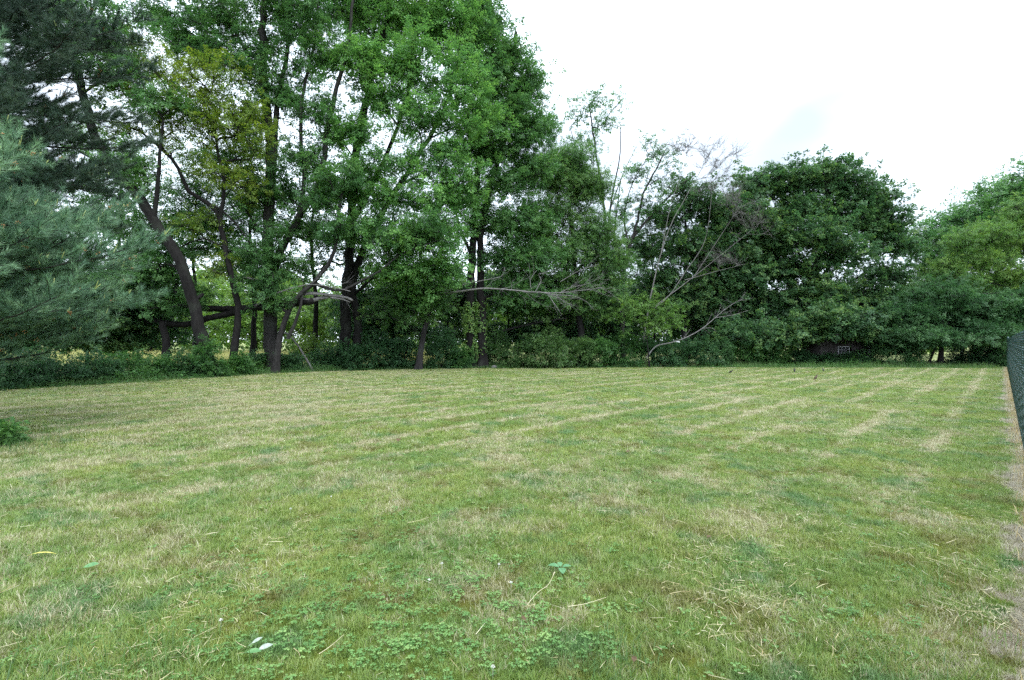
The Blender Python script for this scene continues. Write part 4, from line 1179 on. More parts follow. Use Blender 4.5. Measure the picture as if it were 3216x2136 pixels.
# half-hidden stones
M_stone = plain_material('field_stone', (0.07, 0.07, 0.068), (0.17, 0.17, 0.165), scale=6, rough=0.9, spec=0.2, bump=0.6)
def stone(label, px, py, w, h, Y, seed):
    import bmesh
    r = np.random.default_rng(seed)
    bm = bmesh.new(); bmesh.ops.create_icosphere(bm, subdivisions=3, radius=1)
    ax = rand_dirs(r, 7)
    for v in bm.verts:
        c = np.array(v.co); s = 1.0
        for a in ax:
            s = min(s, 0.80 / max(c.dot(a), 0.3) if c.dot(a) > 0.8 else s)
        s *= 1 + 0.05 * math.sin(5 * c[0] + seed) * math.cos(4 * c[1])
        v.co = (c[0] * s * w, c[1] * s * w * 0.8, c[2] * s * h)
    me = bpy.data.meshes.new('stone'); bm.to_mesh(me); bm.free(); me.materials.append(M_stone)
    o = link('stone', me); o.location = ((px - 1608) / F * Y, Y, h * 0.35)
    props(o, label, 'stone', 'old wall stones')
stone('grey stone half hidden left of the double oak trunks', 1432, 1140, 0.26, 0.15, 31.0, 1)
stone('pale small stone in weeds right of the double oak trunks', 1552, 1124, 0.20, 0.14, 31.2, 2)
stone('flat grey stone in the weeds below the splintered trunk end', 1078, 1150, 0.5, 0.14, 29.3, 3)
stone('dark stone at the foot of the crooked dark tree', 690, 1160, 0.32, 0.2, 24.9, 4)
#@@PINES
# ------------------------------------------------------------------ pines
def needle_tufts(mat, n, nlen, nwid, kinds=5):
    """brushes of fine needles sweeping forward round a shoot end that points along +X"""
    out = []
    for k in range(kinds):
        r = np.random.default_rng(700 + k + n)
        mb = MB()
        D = np.tile([1.0, 0, 0], (n, 1))
        rd = rand_dirs(r, n); rd[:, 0] = 0; rd = norm(rd)
        nd = norm(D + rd * (0.25 + 0.85 * r.random(n))[:, None] + [0, 0, -0.08])
        P0 = -D * (0.15 * r.random(n) ** 1.2)[:, None]
        L = nlen * (0.7 + 0.4 * r.random(n))
        sd = norm(np.cross(nd, rand_dirs(r, n))) * (nwid * 0.5)
        V = np.stack([P0 - sd, P0 + sd, P0 + nd * L[:, None] + [0, 0, -0.006]], 1).reshape(-1, 3)
        mb.add(V, np.arange(n * 3).reshape(-1, 3), None, np.clip(r.normal(0.45, 0.16, n), 0, 1))
        prisms(mb, [[-0.16, 0, 0]], [[0.0, 0, 0]], 0.004, 0.003, 0.3)
        out.append(bpy.data.objects.new('needle_tuft', mb.mesh('needle_tuft', mat)))
    return out

def pine(label, base, height, z0, rad_fn, whorl, nbr, seed, mat, tuft_n, nlen, nwid, keep, n_cone, n_candle, trunk_r=0.22, dens=1.0):
    r = np.random.default_rng(seed)
    base = np.asarray(base, float)
    root = empty('pine_tree', base, label, 'tree')
    tb = MB()
    zs = np.linspace(-0.05, height, 26)
    P = np.stack([0.06 * np.sin(zs * 0.8), 0.05 * np.cos(zs * 0.7), zs], 1) + base
    tube(tb, P, trunk_r * (1 - 0.93 * zs.clip(0) / height) * (1 + 0.4 * np.exp(-zs.clip(0) / 0.3)), 12, 0.08, seed=seed)
    tb.build('trunk', M_bark2, root, base, True)
    bb = MB(); cb = MB(); pb = MB()
    tp, td, tl = [], [], []                       # tuft place, direction, tone
    SA, SB = [], []                               # side shoots
    z = z0
    while z < height - 0.5:
        R = rad_fn(z)
        a0 = r.random() * 6.28
        for k in range(nbr):
            a = a0 + k * 6.283 / nbr + r.normal() * 0.2
            Lb = R * (0.6 + 0.5 * r.random())
            zz = z + r.normal() * 0.34
            n = max(5, int(Lb / 0.2))
            u = np.linspace(0, 1, n)
            aa = a + 0.15 * np.sin(3 * u + k)
            Pb = base + np.stack([np.cos(aa), np.sin(aa), 0 * u], 1) * (u * Lb)[:, None]
            Pb[:, 2] = zz + Lb * ((0.12 + 0.22 * r.random()) * u - 0.34 * u ** 2 + (0.2 + 0.2 * r.random()) * u ** 3)
            Pb += r.normal(size=Pb.shape) * 0.015
            if not (keep(Pb[-1]) or keep(Pb[n // 2])) and r.random() < 0.75: continue
            tube(bb, Pb, np.linspace(0.010 + 0.008 * Lb, 0.005, n), 5)
            tone = np.clip(r.normal(0.0, 0.1), -.2, .2)
            for i in range(int(n * 0.2), n):
                ui = u[i]
                sl = (0.42 * Lb * (1 - ui) + 0.26) * (0.6 + 0.6 * r.random())
                t = norm(Pb[min(i + 1, n - 1)] - Pb[i - 1])
                sd0 = norm(np.cross(t, [0, 0, 1.0]))
                for sgn in (-1, 1, 0):
                    if r.random() < (0.12 if sgn else 0.45) / dens: continue
                    d = norm(sd0 * sgn * 0.95 + t * 0.8 + np.array([0, 0, (0.15 if sgn else 0.8) + 0.3 * r.normal()]))
                    l_ = sl if sgn else 0.25 + 0.2 * r.random()
                    m = max(2, int(l_ / 0.13))
                    q = [Pb[i]]; dd = d
                    for s_ in range(m):
                        q.append(q[-1] + dd * l_ / m); dd = norm(dd + t * 0.10 + np.array([0, 0, 0.10]) + r.normal(size=3) * 0.08)
                    q = np.array(q)
                    SA.append(q[:-1]); SB.append(q[1:])
                    for s_ in range(1, len(q)):
                        dq = norm(q[s_] - q[s_ - 1])
                        tp.append(q[s_]); td.append(dq); tl.append(tone + 0.10 * (s_ == len(q) - 1))
                        for w_ in range(2):
                            if r.random() > 0.7 * dens: continue
                            e = norm(dq + sd0 * r.choice([-1, 1]) * 0.8 + r.normal(size=3) * 0.4 + np.array([0, 0, .25]))
                            p1 = q[s_] + e * (0.08 + 0.16 * r.random())
                            SA.append(q[s_][None]); SB.append(p1[None])
                            tp.append(p1); td.append(e); tl.append(tone + 0.06 + 0.06 * r.normal())
            tp.append(Pb[-1]); td.append(norm(Pb[-1] - Pb[-2])); tl.append(tone + 0.1)
        z += whorl * (0.8 + 0.4 * r.random())
    tp = np.array(tp); td = np.array(td); tl = np.array(tl)
    kk = np.array([keep(p) for p in tp]) | (r.random(len(tp)) < 0.15)
    tp, td, tl = tp[kk], td[kk], tl[kk]
    n = len(tp)
    SA = np.vstack(SA); SB = np.vstack(SB)
    ks = np.array([keep(p) for p in SA])
    prisms(bb, SA[ks], SB[ks], 0.0055, 0.004)
    bo = bb.build('branchwork', M_bark2, root, base, True); bo['kind'] = 'stuff'
    src = needle_tufts(mat, tuft_n, nlen, nwid)
    dv = td + r.normal(size=td.shape) * 0.12
    scatter('crown', tp, dir_rot(dv, r.random(n) * 6.283), 0.8 + 0.4 * r.random(n), r.integers(0, len(src), n), src, root, base, tl + r.normal(0, 0.2, n))
    out = np.hypot(tp[:, 0] - base[0], tp[:, 1] - base[1]) / np.array([max(rad_fn(q), .5) for q in tp[:, 2]])
    vis = np.array([keep(p) for p in tp])
    for i in r.permutation(np.where((out > 0.72) & vis)[0])[:n_candle]:
        for c in range(r.integers(1, 4)):
            d = norm(td[i] * 0.45 + np.array([0, 0, 1.0]) + r.normal(size=3) * 0.2)
            l = 0.07 + 0.13 * r.random() ** 1.5
            tube(cb, [tp[i], tp[i] + d * l * .5, tp[i] + d * l], [0.0055, 0.0055, 0.003], 5, tint=0.3 + 0.6 * r.random())
    for i in r.permutation(np.where(vis)[0])[:n_cone]:
        m = r.integers(5, 11)
        a = rand_dirs(r, m); d = norm(a + td[i] * 0.6)
        p = tp[i] - td[i] * (0.01 + 0.05 * r.random(m))[:, None] + a * 0.014
        prisms(pb, p, p + d * 0.016, 0.005, 0.010, 0.2 + 0.6 * r.random(m)); prisms(pb, p + d * 0.016, p + d * 0.034, 0.010, 0.003, 0.2 + 0.6 * r.random(m))
    if cb.V: o = cb.build('candle_shoots', M_candle, root, base, True); o['kind'] = 'stuff'
    if pb.V: o = pb.build('pollen_cones', M_cone, root, base, True); o['kind'] = 'stuff'
    return n

def in_view(m):
    def f(p):
        x, y, z = p
        return bool(y > 1.0 and x > -y - m and z < EYE + 0.68 * y + m)
    return f
n1 = pine('near blue-green pine with orange pollen cones, boughs reaching in from the left', (-10.6, 8.2, 0), 7.6, 1.5,
     lambda z: 3.9 * max(0.0, 1 - ((z - 2.6) / 4.9) if z > 2.6 else 1 - (2.6 - z) * 0.14), 0.21, 9, 51, M_needle, 50, 0.145, 0.0040, in_view(2.0), 460, 200)
n2 = pine('dark tall pine behind the near one, boughs across the upper left corner', (-15.4, 13.6, 0), 20.0, 4.2,
     lambda z: 4.9 * max(0.0, 1 - max(0.0, z - 9.0) / 11.5), 0.62, 7, 52, M_needle2, 54, 0.17, 0.0048, in_view(2.0), 140, 24, trunk_r=0.34, dens=0.85)
print('TUFTS', n1, n2)
# ------------------------------------------------------------------ chain-link fence
M_vinyl = plain_material('green_vinyl', (0.012, 0.044, 0.042), (0.022, 0.066, 0.064), scale=3, rough=0.26, spec=0.8)
fence = empty('chain_link_fence', (FX0 + FSL * 31.0, 31.0, 0), 'dark green chain-link fence running away along the right edge', 'fence')
fo = np.array(fence.location)
FH, PITCH = 1.83, 3.0
def fpos(d, off=0.0, z=0.0):      # d metres back from the far end, off beyond the fence plane
    return np.array([fo[0] - FD[0] * d + FN[0] * off, fo[1] - FD[1] * d + FN[1] * off, z])
mb = MB(); A = []; B = []
a_, h_ = 0.040, 0.0385
nseg = int((FH - 0.04) / h_)
for i in range(int(PITCH / a_)):
    z = 0.03 + np.arange(nseg + 1) * h_
    side = (np.arange(nseg + 1) + i) % 2
    x = i * a_ + np.where(side == 1, a_ + 0.003, -0.003)
    y = np.where(side == 1, 0.0025, -0.0025) + 0.0045 * np.sin(2 * np.pi * z / 0.154) + 0.006 * np.sin(2 * np.pi * x / 1.5 + 3 * z) * np.sin(np.pi * z / FH)
    p = np.stack([x, y, z], 1); A.append(p[:-1]); B.append(p[1:])
prisms(mb, np.vstack(A), np.vstack(B), 0.0024, 0.0024)
panel_me = mb.mesh('mesh_panel', M_vinyl)
pm = MB(); zz = np.array([-0.1, 0.9, 1.77]); tube(pm, np.stack([0 * zz, 0 * zz, zz], 1), [0.030, 0.030, 0.030], 12)
tube(pm, [[0, 0, 1.77], [0, 0, 1.79], [0, 0, 1.815], [0, 0, 1.83]], [0.033, 0.033, 0.025, 0.010], 12)
post_me = pm.mesh('post', M_vinyl, smooth=True)
em = MB(); zz = np.array([-0.1, 0.9, 1.80]); tube(em, np.stack([0 * zz, 0 * zz, zz], 1), [0.045, 0.045, 0.045], 14); tube(em, [[0, 0, 1.80], [0, 0, 1.86], [0, 0, 1.90], [0, 0, 1.93]], [0.052, 0.052, 0.04, 0.012], 14)
end_me = em.mesh('end_post', M_vinyl, smooth=True)
ang = math.atan2(-FD[1], -FD[0])
NP = 15
for k in range(NP + 1):
    o = link('end_post' if k == 0 else 'post', end_me if k == 0 else post_me, fence)
    o.location = fpos(k * PITCH, 0.045) - fo
    if k < NP:
        p = link('mesh_panel', panel_me, fence); p.location = fpos(k * PITCH) - fo; p.rotation_euler = (0, 0, ang)
rm = MB()
q = np.array([fpos(d, 0.045, 1.785 + 0.004 * math.sin(d)) for d in np.arange(0, NP * PITCH + .1, 1.0)]); tube(rm, q, np.full(len(q), 0.021), 10)
rm.build('top_rail', M_vinyl, fence, fo, True)
rm = MB()
q = np.array([fpos(d, 0.012, 0.05 + 0.012 * math.sin(d * 1.7)) for d in np.arange(0, NP * PITCH + .1, .5)]); tube(rm, q, np.full(len(q), 0.0035), 5)
rm.build('tension_wire', M_vinyl, fence, fo, True)

def fence_weeds():
    r = np.random.default_rng(411)
    n = 5200
    d = 40 * r.random(n); off = r.normal(size=n) * 0.06 - 0.02
    C = np.array([fpos(x, y) for x, y in zip(d, off)])
    h = 0.05 + 0.16 * r.random(n) ** 2 * (0.4 + 1.2 * vnoise(d, d * 0, 0.9))
    mb = MB(); blades(mb, C, h, 0.006, r, lean=0.4, tint=np.clip(r.normal(0.05, 0.2, n), 0, 1))
    props(mb.build('fence_weeds', M_straw), 'dry grass stems standing through the foot of the fence', 'weeds', None, 'stuff')
fence_weeds()

# ------------------------------------------------------------------ shed in the shade of the big maple
M_board = plain_material('weathered_board', (0.036, 0.033, 0.032), (0.066, 0.060, 0.058), scale=5, rough=0.9, spec=0.1, bump=0.3)
M_roof = plain_material('old_shingle', (0.050, 0.050, 0.052), (0.085, 0.085, 0.088), scale=7, rough=0.95, spec=0.1, bump=0.4)
M_white = plain_material('old_white_paint', (0.26, 0.26, 0.28), (0.42, 0.42, 0.44), scale=9, rough=0.7)
M_glass = plain_material('dark_pane', (0.010, 0.012, 0.014), (0.016, 0.018, 0.020), scale=2, rough=0.08, spec=0.5)
def box(mb, x0, x1, y0, y1, z0, z1):
    V = [(x, y, z) for z in (z0, z1) for y in (y0, y1) for x in (x0, x1)]
    mb.add(V, None, [(0, 2, 3, 1), (4, 5, 7, 6), (0, 1, 5, 4), (2, 6, 7, 3), (0, 4, 6, 2), (1, 3, 7, 5)])
SX, SY = 22.85, 35.3
shed = empty('shed', (SX, SY, 0), 'dark weathered board shed with a pale framed window under the big maple', 'shed')
so_ = np.array(shed.location)
mb = MB(); x0, x1, y1, hh = SX - 1.6, SX + 2.1, SY + 2.2, 1.62
box(mb, x0, x0 + 0.06, SY + .03, y1, 0, hh); box(mb, x1 - 0.06, x1, SY + .03, y1, 0, hh); box(mb, x0 + .06, x1 - .06, y1 - .06, y1, 0, hh)
box(mb, x0 + .06, x1 - .06, SY + 0.10, SY + 0.14, 0, 0.5); box(mb, x0 + .06, x1 - .06, SY + 0.10, SY + 0.14, 1.32, hh)
mb.build('wall', M_board, shed, so_)
x = x0; pw = (x1 - x0) / 19
wx0, wx1, wz0, wz1 = SX - 0.40, SX + 0.40, 0.46, 1.30
for k in range(19):
    a, b = x + 0.004, x + pw - 0.004
    mb = MB(); z = 0.03 * ((k * 7) % 3) / 3; dy = 0.006 * ((k * 5) % 4)
    if b < wx0 or a > wx1: box(mb, a, b, SY - dy, SY + .03 - dy, z, hh + 0.25 * (1 - abs((a + b) / 2 - SX - .25) / 1.9))
    else:
        box(mb, a, b, SY - dy, SY + .03 - dy, z, wz0 - .05)
        m2_ = MB(); box(m2_, a, b, SY - dy, SY + .03 - dy, wz1 + .005, hh + 0.2); m2_.build('plank', M_board, shed, so_)
    mb.build('plank', M_board, shed, so_); x += pw
rf = MB(); rx = (x0 + x1) / 2
for sg in (-1, 1):
    V = [(rx, SY - .3, hh + 0.55), (rx, y1 + .3, hh + 0.55), (rx + sg * 2.1, y1 + .3, hh - .1), (rx + sg * 2.1, SY - .3, hh - .1)]
    V += [(a, b, c - .07) for a, b, c in V]
    rf.add(V, None, [(0, 1, 2, 3), (7, 6, 5, 4), (0, 3, 7, 4), (2, 1, 5, 6), (3, 2, 6, 7)])
rf.build('roof', M_roof, shed, so_)
win = MB(); f = 0.05
box(win, wx0, wx0 + f, SY - .05, SY + .02, wz0, wz1); box(win, wx1 - f, wx1, SY - .05, SY + .02, wz0, wz1)
box(win, wx0 + f, wx1 - f, SY - .05, SY + .02, wz1 - f, wz1); box(win, wx0 - .03, wx1 + .03, SY - .08, SY + .02, wz0 - .04, wz0)
wo2 = win.build('window', M_white, shed, so_); wo2['label'] = 'pale framed window with six small upper panes'
mr = wz0 + 0.38
mb = MB(); box(mb, wx0 + f, wx1 - f, SY - .03, SY + .01, mr - .025, mr + .025)
iw = (wx1 - wx0 - 2 * f) / 3
for k in (1, 2): box(mb, wx0 + f + k * iw - .012, wx0 + f + k * iw + .012, SY - .02, SY + .005, mr + .025, wz1 - f)
zm = (mr + wz1 - f + .025) / 2
for k in range(3): box(mb, wx0 + f + k * iw + .013, wx0 + f + (k + 1) * iw - .013, SY - .019, SY + .004, zm - .011, zm + .011)
mb.build('glazing_bar', M_white, wo2)
for o in (wo2.children): o.data.transform(__import__('mathutils').Matrix.Translation((-SX, -SY, 0)))
for k in range(3):
    for (za, zb) in ((mr + .026, zm - .012), (zm + .012, wz1 - f - .001)):
        mb = MB(); box(mb, wx0 + f + k * iw + .014, wx0 + f + (k + 1) * iw - .014, SY + .000, SY + .003, za, zb); mb.build('pane', M_glass, wo2, so_)
mb = MB(); box(mb, wx0 + f + .001, wx1 - f - .001, SY + .006, SY + .009, wz0 + .001, mr - .026); mb.build('pane', M_glass, wo2, so_)

# small pale thing hanging in the shrubs right of the shed window
M_mauve = plain_material('pale_mauve', (0.24, 0.21, 0.28), (0.38, 0.34, 0.44), scale=14, rough=0.8)
c = at(2729, 1117, 34.3)
mb = MB(); zz = np.linspace(0, 1, 9)
tube(mb, np.stack([0.03 * np.sin(zz * 5), 0.02 * np.cos(zz * 4), 0.26 - 0.5 * zz], 1), 0.12 * np.sin(np.clip(zz * 0.9 + 0.06, 0, 1) * np.pi) * (1 + 0.15 * np.sin(zz * 17)) + 0.012, 10, 0.15, seed=5)
tube(mb, [[0, 0, 0.25], [0.01, 0, 0.45], [0.03, 0.05, 0.62]], [0.006, 0.005, 0.004], 5)
pt = mb.build('hanging_ornament', M_mauve, smooth=True); pt.location = c
props(pt, 'small pale mauve tapered shape hanging in dark shrubs right of the shed window', 'ornament')

# ------------------------------------------------------------------ birds on the lawn
M_bird = plain_material('dark_feather', (0.012, 0.012, 0.013), (0.030, 0.028, 0.028), scale=40, rough=0.6)
M_bird2 = plain_material('brown_feather', (0.035, 0.024, 0.018), (0.085, 0.052, 0.034), scale=40, rough=0.6)
M_beak = plain_material('beak_horn', (0.20, 0.13, 0.03), (0.26, 0.17, 0.04), scale=20, rough=0.5)
def bird(label, px, py, heading, mat, pitch=0.0, s=1.0):
    b = gnd(px, py, 0.035)
    mb = MB()
    t = np.array([(-0.150, 0, 0.030), (-0.105, 0, 0.045), (-0.065, 0, 0.066), (-0.030, 0, 0.080), (0.010, 0, 0.092), (0.042, 0, 0.106), (0.064, 0, 0.124), (0.078, 0, 0.140), (0.092, 0, 0.151), (0.106, 0, 0.152), (0.116, 0, 0.150)])
    R = np.array([0.010, 0.013, 0.022, 0.037, 0.044, 0.042, 0.031, 0.023, 0.022, 0.017, 0.006])
    t = t - [0, 0, 0.075]; cp, sp = math.cos(pitch), math.sin(pitch)
    t = np.stack([t[:, 0] * cp - t[:, 2] * sp, t[:, 1], t[:, 0] * sp + t[:, 2] * cp], 1) + [0, 0, 0.085]
    tube(mb, resample(t, 0.008), np.interp(np.linspace(0, 1, len(resample(t, 0.008))), np.linspace(0, 1, len(R)), R), 12)
    for sg in (-1, 1):                       # folded wing lying along the flank
        w = np.array([t[5] + [0, sg * 0.034, 0.004], t[4] + [0, sg * 0.042, 0.006], t[3] + [0, sg * 0.036, 0.008], t[2] + [0, sg * 0.020, 0.012], t[1] + [0, sg * 0.008, 0.008]])
        tube(mb, resample(w, 0.012), np.linspace(0.012, 0.006, len(resample(w, 0.012))), 7)
        tube(mb, [[0.0, sg * 0.018, 0.055], [0.006, sg * 0.02, 0.022], [-0.004, sg * 0.02, -0.005], [0.022, sg * 0.022, -0.022]], [0.008, 0.003, 0.0026, 0.002], 5)
    o = mb.build('bird', mat, None, (0, 0, 0), True)
    k = MB(); e = t[-1]; d = norm(t[-1] - t[-2]); tube(k, [e - d * .004, e + d * .010, e + d * .024], [0.006, 0.0045, 0.001], 6); k.build('beak', M_beak, o)
    o.location = b; o.rotation_euler = (0, 0, heading); o.scale = (s, s, s)
    props(o, label, 'bird', 'birds feeding on the lawn')
bird('brown bird standing upright on the far lawn, nearest of the four birds', 2563, 1192, 0.25, M_bird2, 0.42, 1.05)
bird('dark bird bending low on the lawn, leftmost of the four birds', 2296, 1172.5, -0.2, M_bird, 0.18, 0.95)
bird('tiny dark bird near the far lawn edge, left one of the upright pair', 2495, 1168, 1.3, M_bird, 0.5, 0.95)
bird('tiny dark bird near the far lawn edge, right one of the upright pair', 2585, 1166, 1.8, M_bird, 0.5, 0.85)

# ------------------------------------------------------------------ small things in the lawn
def blob_points(blobs, r, kf=1.0, spread=0.55):
    P = []
    for px, py, rad, n in blobs:
        c = gnd(px, py)[:2]; n = int(n * kf); P.append(c + r.normal(size=(n, 2)) * rad * spread)
    return np.vstack(P)

def clover():
    r = np.random.default_rng(501)
    src = []
    for k in range(4):
        mb = MB()
        for j in range(5):                                   # five trifoliate leaves on thin stalks
            c = np.array([*(r.normal(size=2) * 0.036), 0.026 + 0.026 * r.random()])
            prisms(mb, [[c[0] * .4, c[1] * .4, 0]], [c], 0.0007, 0.0007, 0.4)
            a0 = r.random() * 6.28; tl = 0.25 + 0.5 * r.random()
            for q in range(3):
                a = a0 + q * 2.094
                d = np.array([math.cos(a), math.sin(a), 0.12 * r.normal()]); sd = np.array([-d[1], d[0], 0]); L = 0.0125 + 0.006 * r.random()
                V = [c, c + d * L * .55 + sd * L * .45 + [0, 0, .002], c + d * L * .95 + sd * L * .36, c + d * L * .88, c + d * L * .95 - sd * L * .36, c + d * L * .55 - sd * L * .45 + [0, 0, .002]]
                mb.add(V, [(0, 1, 2), (0, 2, 3), (0, 3, 4), (0, 4, 5)], None, tl + 0.1 * r.normal())
        src.append(bpy.data.objects.new('clover_tuft', mb.mesh('clover_tuft', M_clover)))
    blobs = [(1000, 1740, .7, 420), (1330, 1760, .7, 260), (760, 1960, .55, 520), (960, 2020, .45, 420), (1250, 2060, .4, 420), (1450, 2010, .35, 330), (1120, 1880, .5, 300), (1500, 1900, .4, 170), (1760, 1880, .35, 130),
             (960, 1480, 1.3, 380), (1250, 1430, 1.2, 160), (1420, 1620, .9, 260), (600, 2080, .3, 220), (2500, 1800, .6, 150), (2700, 1900, .5, 180), (2450, 1960, .4, 140), (2250, 1700, .8, 120), (2900, 1700, .6, 90), (320, 1850, .5, 70), (1650, 2060, .25, 140), (1850, 1960, .3, 90)]
    P = blob_points(blobs, r, 0.17, 0.95)
    ex = np.column_stack([r.uniform(-8, 8, 1500), r.uniform(2.0, 9, 1500)])
    P = np.vstack([P, ex[np.abs(ex[:, 0]) < ex[:, 1] + 0.6]])
    P = P[(P[:, 1] > 1.6) & (fence_dist(P[:, 0], P[:, 1]) < -0.4)]
    n = len(P)
    o = scatter('clover', np.column_stack([P, np.zeros(n)]), r.random(n) * 6.283, 0.5 + 0.5 * r.random(n), r.integers(0, 4, n), src, shade=r.normal(0.0, 0.16, n))
    props(o, 'blue-green clover leaves spread through the near lawn', 'clover')
    fb = MB()
    for px, py in ((1388, 1770), (1567, 1773), (1347, 1822), (1548, 2095), (913, 1598), (1605, 1830), (694, 1948), (1040, 1560)):
        c = gnd(px, py, 0.06)
        d = rand_dirs(r, 26); d[:, 2] = np.abs(d[:, 2]) * 1.1 - 0.15
        prisms(fb, c + d * 0.002, c + d * 0.011, 0.0012, 0.0018); prisms(fb, [c - [0, 0, .06]], [c], .0008, .0008)
    fo_ = fb.build('clover_blossom', M_bloom, o); fo_['kind'] = 'stuff'
clover()

def clippings():
    r = np.random.default_rng(502)
    blobs = [(2420, 1660, .9, 260), (2300, 1760, .5, 160), (2250, 1880, .5, 160), (2000, 1560, 1.3, 200), (2450, 1420, 2.0, 240), (2280, 1330, 2.2, 260), (2500, 1280, 2.5, 200), (2300, 1960, .4, 120), (500, 2080, .3, 160), (560, 1900, .5, 170), (900, 1700, .6, 120), (3060, 1800, .4, 150), (3120, 1950, .25, 160), (3080, 1650, .5, 140), (300, 1640, 1.0, 130), (1350, 1500, 1.6, 130)]
    P = blob_points(blobs, r)
    ex = np.column_stack([r.uniform(-11, 11, 3600), r.uniform(2.0, 12, 3600)]); ex = ex[np.abs(ex[:, 0]) < ex[:, 1] + 0.6]
    P = np.vstack([P, ex]); P = P[(P[:, 1] > 1.6) & (fence_dist(P[:, 0], P[:, 1]) < 0)]
    n = len(P)
    az = r.random(n) * 6.283; L = 0.035 + 0.11 * r.random(n) ** 2
    d = np.stack([np.cos(az), np.sin(az), 0.10 * r.normal(size=n)], 1)
    C = np.column_stack([P, 0.030 + 0.028 * r.random(n)])
    sd = np.stack([-np.sin(az), np.cos(az), 0.3 * r.normal(size=n)], 1) * (0.0008 + 0.0007 * r.random(n))[:, None]
    bend = r.normal(size=n)[:, None] * sd * 3
    V = np.stack([C - sd, C + sd, C + d * (L * .5)[:, None] + bend + sd, C + d * (L * .5)[:, None] + bend - sd, C + d * L[:, None]], 1).reshape(-1, 3)
    b = (np.arange(n) * 5)[:, None]
    mb = MB(); mb.add(V, np.concatenate([b + [0, 1, 2], b + [0, 2, 3], b + [3, 2, 4]], 1).reshape(-1, 3), None, np.repeat(np.clip(r.normal(0.6, 0.25, n), 0, 1), 3))
    props(mb.build('grass_clippings', M_straw), 'pale dry mown stems lying on the lawn', 'clippings', None, 'stuff')
clippings()

def matted():
    r = np.random.default_rng(503)
    mb = MB()
    for px, py, rad, n, h, tn in ((500, 2090, .16, 160, .22, .65), (440, 2120, .14, 120, .2, .55), (120, 2100, .2, 160, .14, .35), (560, 1890, .3, 200, .14, .8), (2890, 1830, .12, 90, .15, .6), (1880, 2060, .16, 220, .11, .3), (1960, 2110, .12, 160, .11, .35), (2780, 2090, .2, 200, .12, .4), (620, 1440, .6, 260, .16, .55), (700, 1360, .7, 260, .16, .5), (20, 1420, .5, 500, .3, .1), (60, 1380, .5, 300, .25, .15), (3080, 2000, .14, 120, .1, .8), (3060, 1790, .12, 120, .1, .85), (1780, 1740, .2, 160, .09, .35)):
        c = gnd(px, py); a0 = r.random() * 6.28
        C = np.column_stack([c[:2] + r.normal(size=(n, 2)) * rad, np.zeros(n)])
        blades(mb, C, h * (0.5 + 0.8 * r.random(n)), 0.004, r, lean=0.75, tint=np.clip(r.normal(tn, 0.15, n), 0, 1))
    props(mb.build('grass_tufts', M_tallgrass), 'longer matted grass tufts missed by the mower', 'grass', None, 'stuff')
matted()

def big_leaf(mb, c, az, L, Wd, tilt=0.1, curl=0.15, roll=0.0, tint=0.5, n=7):
    """oval leaf with a midrib fold and a curl"""
    u = np.linspace(0, 1, n); w = Wd * 0.5 * np.sin(np.clip(u * 0.96 + 0.02, 0, 1) * np.pi) ** 0.75 * (1 - 0.2 * (u - 0.4))
    x = u * L * math.cos(tilt); z = u * L * math.sin(tilt) - curl * L * (u - 0.15) ** 2
    mid = np.stack([x, 0 * u, z], 1)
    l_ = np.stack([x, w, z + 0.22 * w + math.tan(roll) * w], 1); r_ = np.stack([x, -w, z + 0.22 * w - math.tan(roll) * w], 1)
    V = np.concatenate([mid, l_, r_]); ca, sa = math.cos(az), math.sin(az)
    V = np.stack([V[:, 0] * ca - V[:, 1] * sa, V[:, 0] * sa + V[:, 1] * ca, V[:, 2]], 1) + c
    q = [(i, i + 1, n + i + 1, n + i) for i in range(n - 1)] + [(i + 1, i, 2 * n + i, 2 * n + i + 1) for i in range(n - 1)]
    mb.add(V, None, q, tint)

M_broad = plain_material('broad_leaf', (0.062, 0.160, 0.070), (0.100, 0.225, 0.095), scale=50, rough=0.5)
wd = gnd(1762, 1806)
weed = empty('broadleaf_weed', wd, 'low weed with four broad blue-green leaves in the near lawn', 'weed')
for k, (az, L, Wd, tl) in enumerate(((2.9, 0.085, 0.056, .25), (0.25, 0.068, 0.046, .2), (-1.5, 0.075, 0.054, .12), (1.7, 0.055, 0.038, .4))):
    mb = MB(); big_leaf(mb, np.array([0.012 * math.cos(az), 0.012 * math.sin(az), 0.055]), az, L, Wd, tl, 0.3, 0, 0.35 + 0.1 * k); mb.build('leaf', M_broad, weed, smooth=True)
mb = MB(); tube(mb, [[0, 0, 0], [0.004, 0, 0.03], [0, 0.002, 0.058]], [0.003, 0.003, 0.002], 6); mb.build('stem', M_broad, weed)

M_palel = plain_material('silvery_leaf', (0.20, 0.25, 0.20), (0.32, 0.36, 0.30), scale=60, rough=0.6)
M_brownl = plain_material('brown_leaf', (0.055, 0.036, 0.018), (0.105, 0.066, 0.032), scale=60, rough=0.7)
M_yell = plain_material('yellow_leaf', (0.42, 0.40, 0.09), (0.58, 0.50, 0.14), scale=40, rough=0.6)
M_greenl = plain_material('green_leaf', (0.06, 0.16, 0.06), (0.12, 0.24, 0.09), scale=40, rough=0.5)
def fallen(label, px, py, az, L, Wd, mat, tilt=0.05, curl=0.1, roll=0.0):
    c = gnd(px, py, 0.058)
    mb = MB(); big_leaf(mb, np.zeros(3), az, L, Wd, tilt, curl, roll); tube(mb, [[0, 0, 0], [-0.02 * math.cos(az), -0.02 * math.sin(az), -0.006]], [0.0012, 0.0010], 5)
    o = mb.build('fallen_leaf', mat, smooth=True); o.location = c
    props(o, label, 'leaf', 'leaves fallen on the lawn')
fallen('larger silvery upturned leaf among clover at the bottom left', 812, 2040, 0.55, 0.068, 0.036, M_palel, 0.15, 0.1, 0.2)
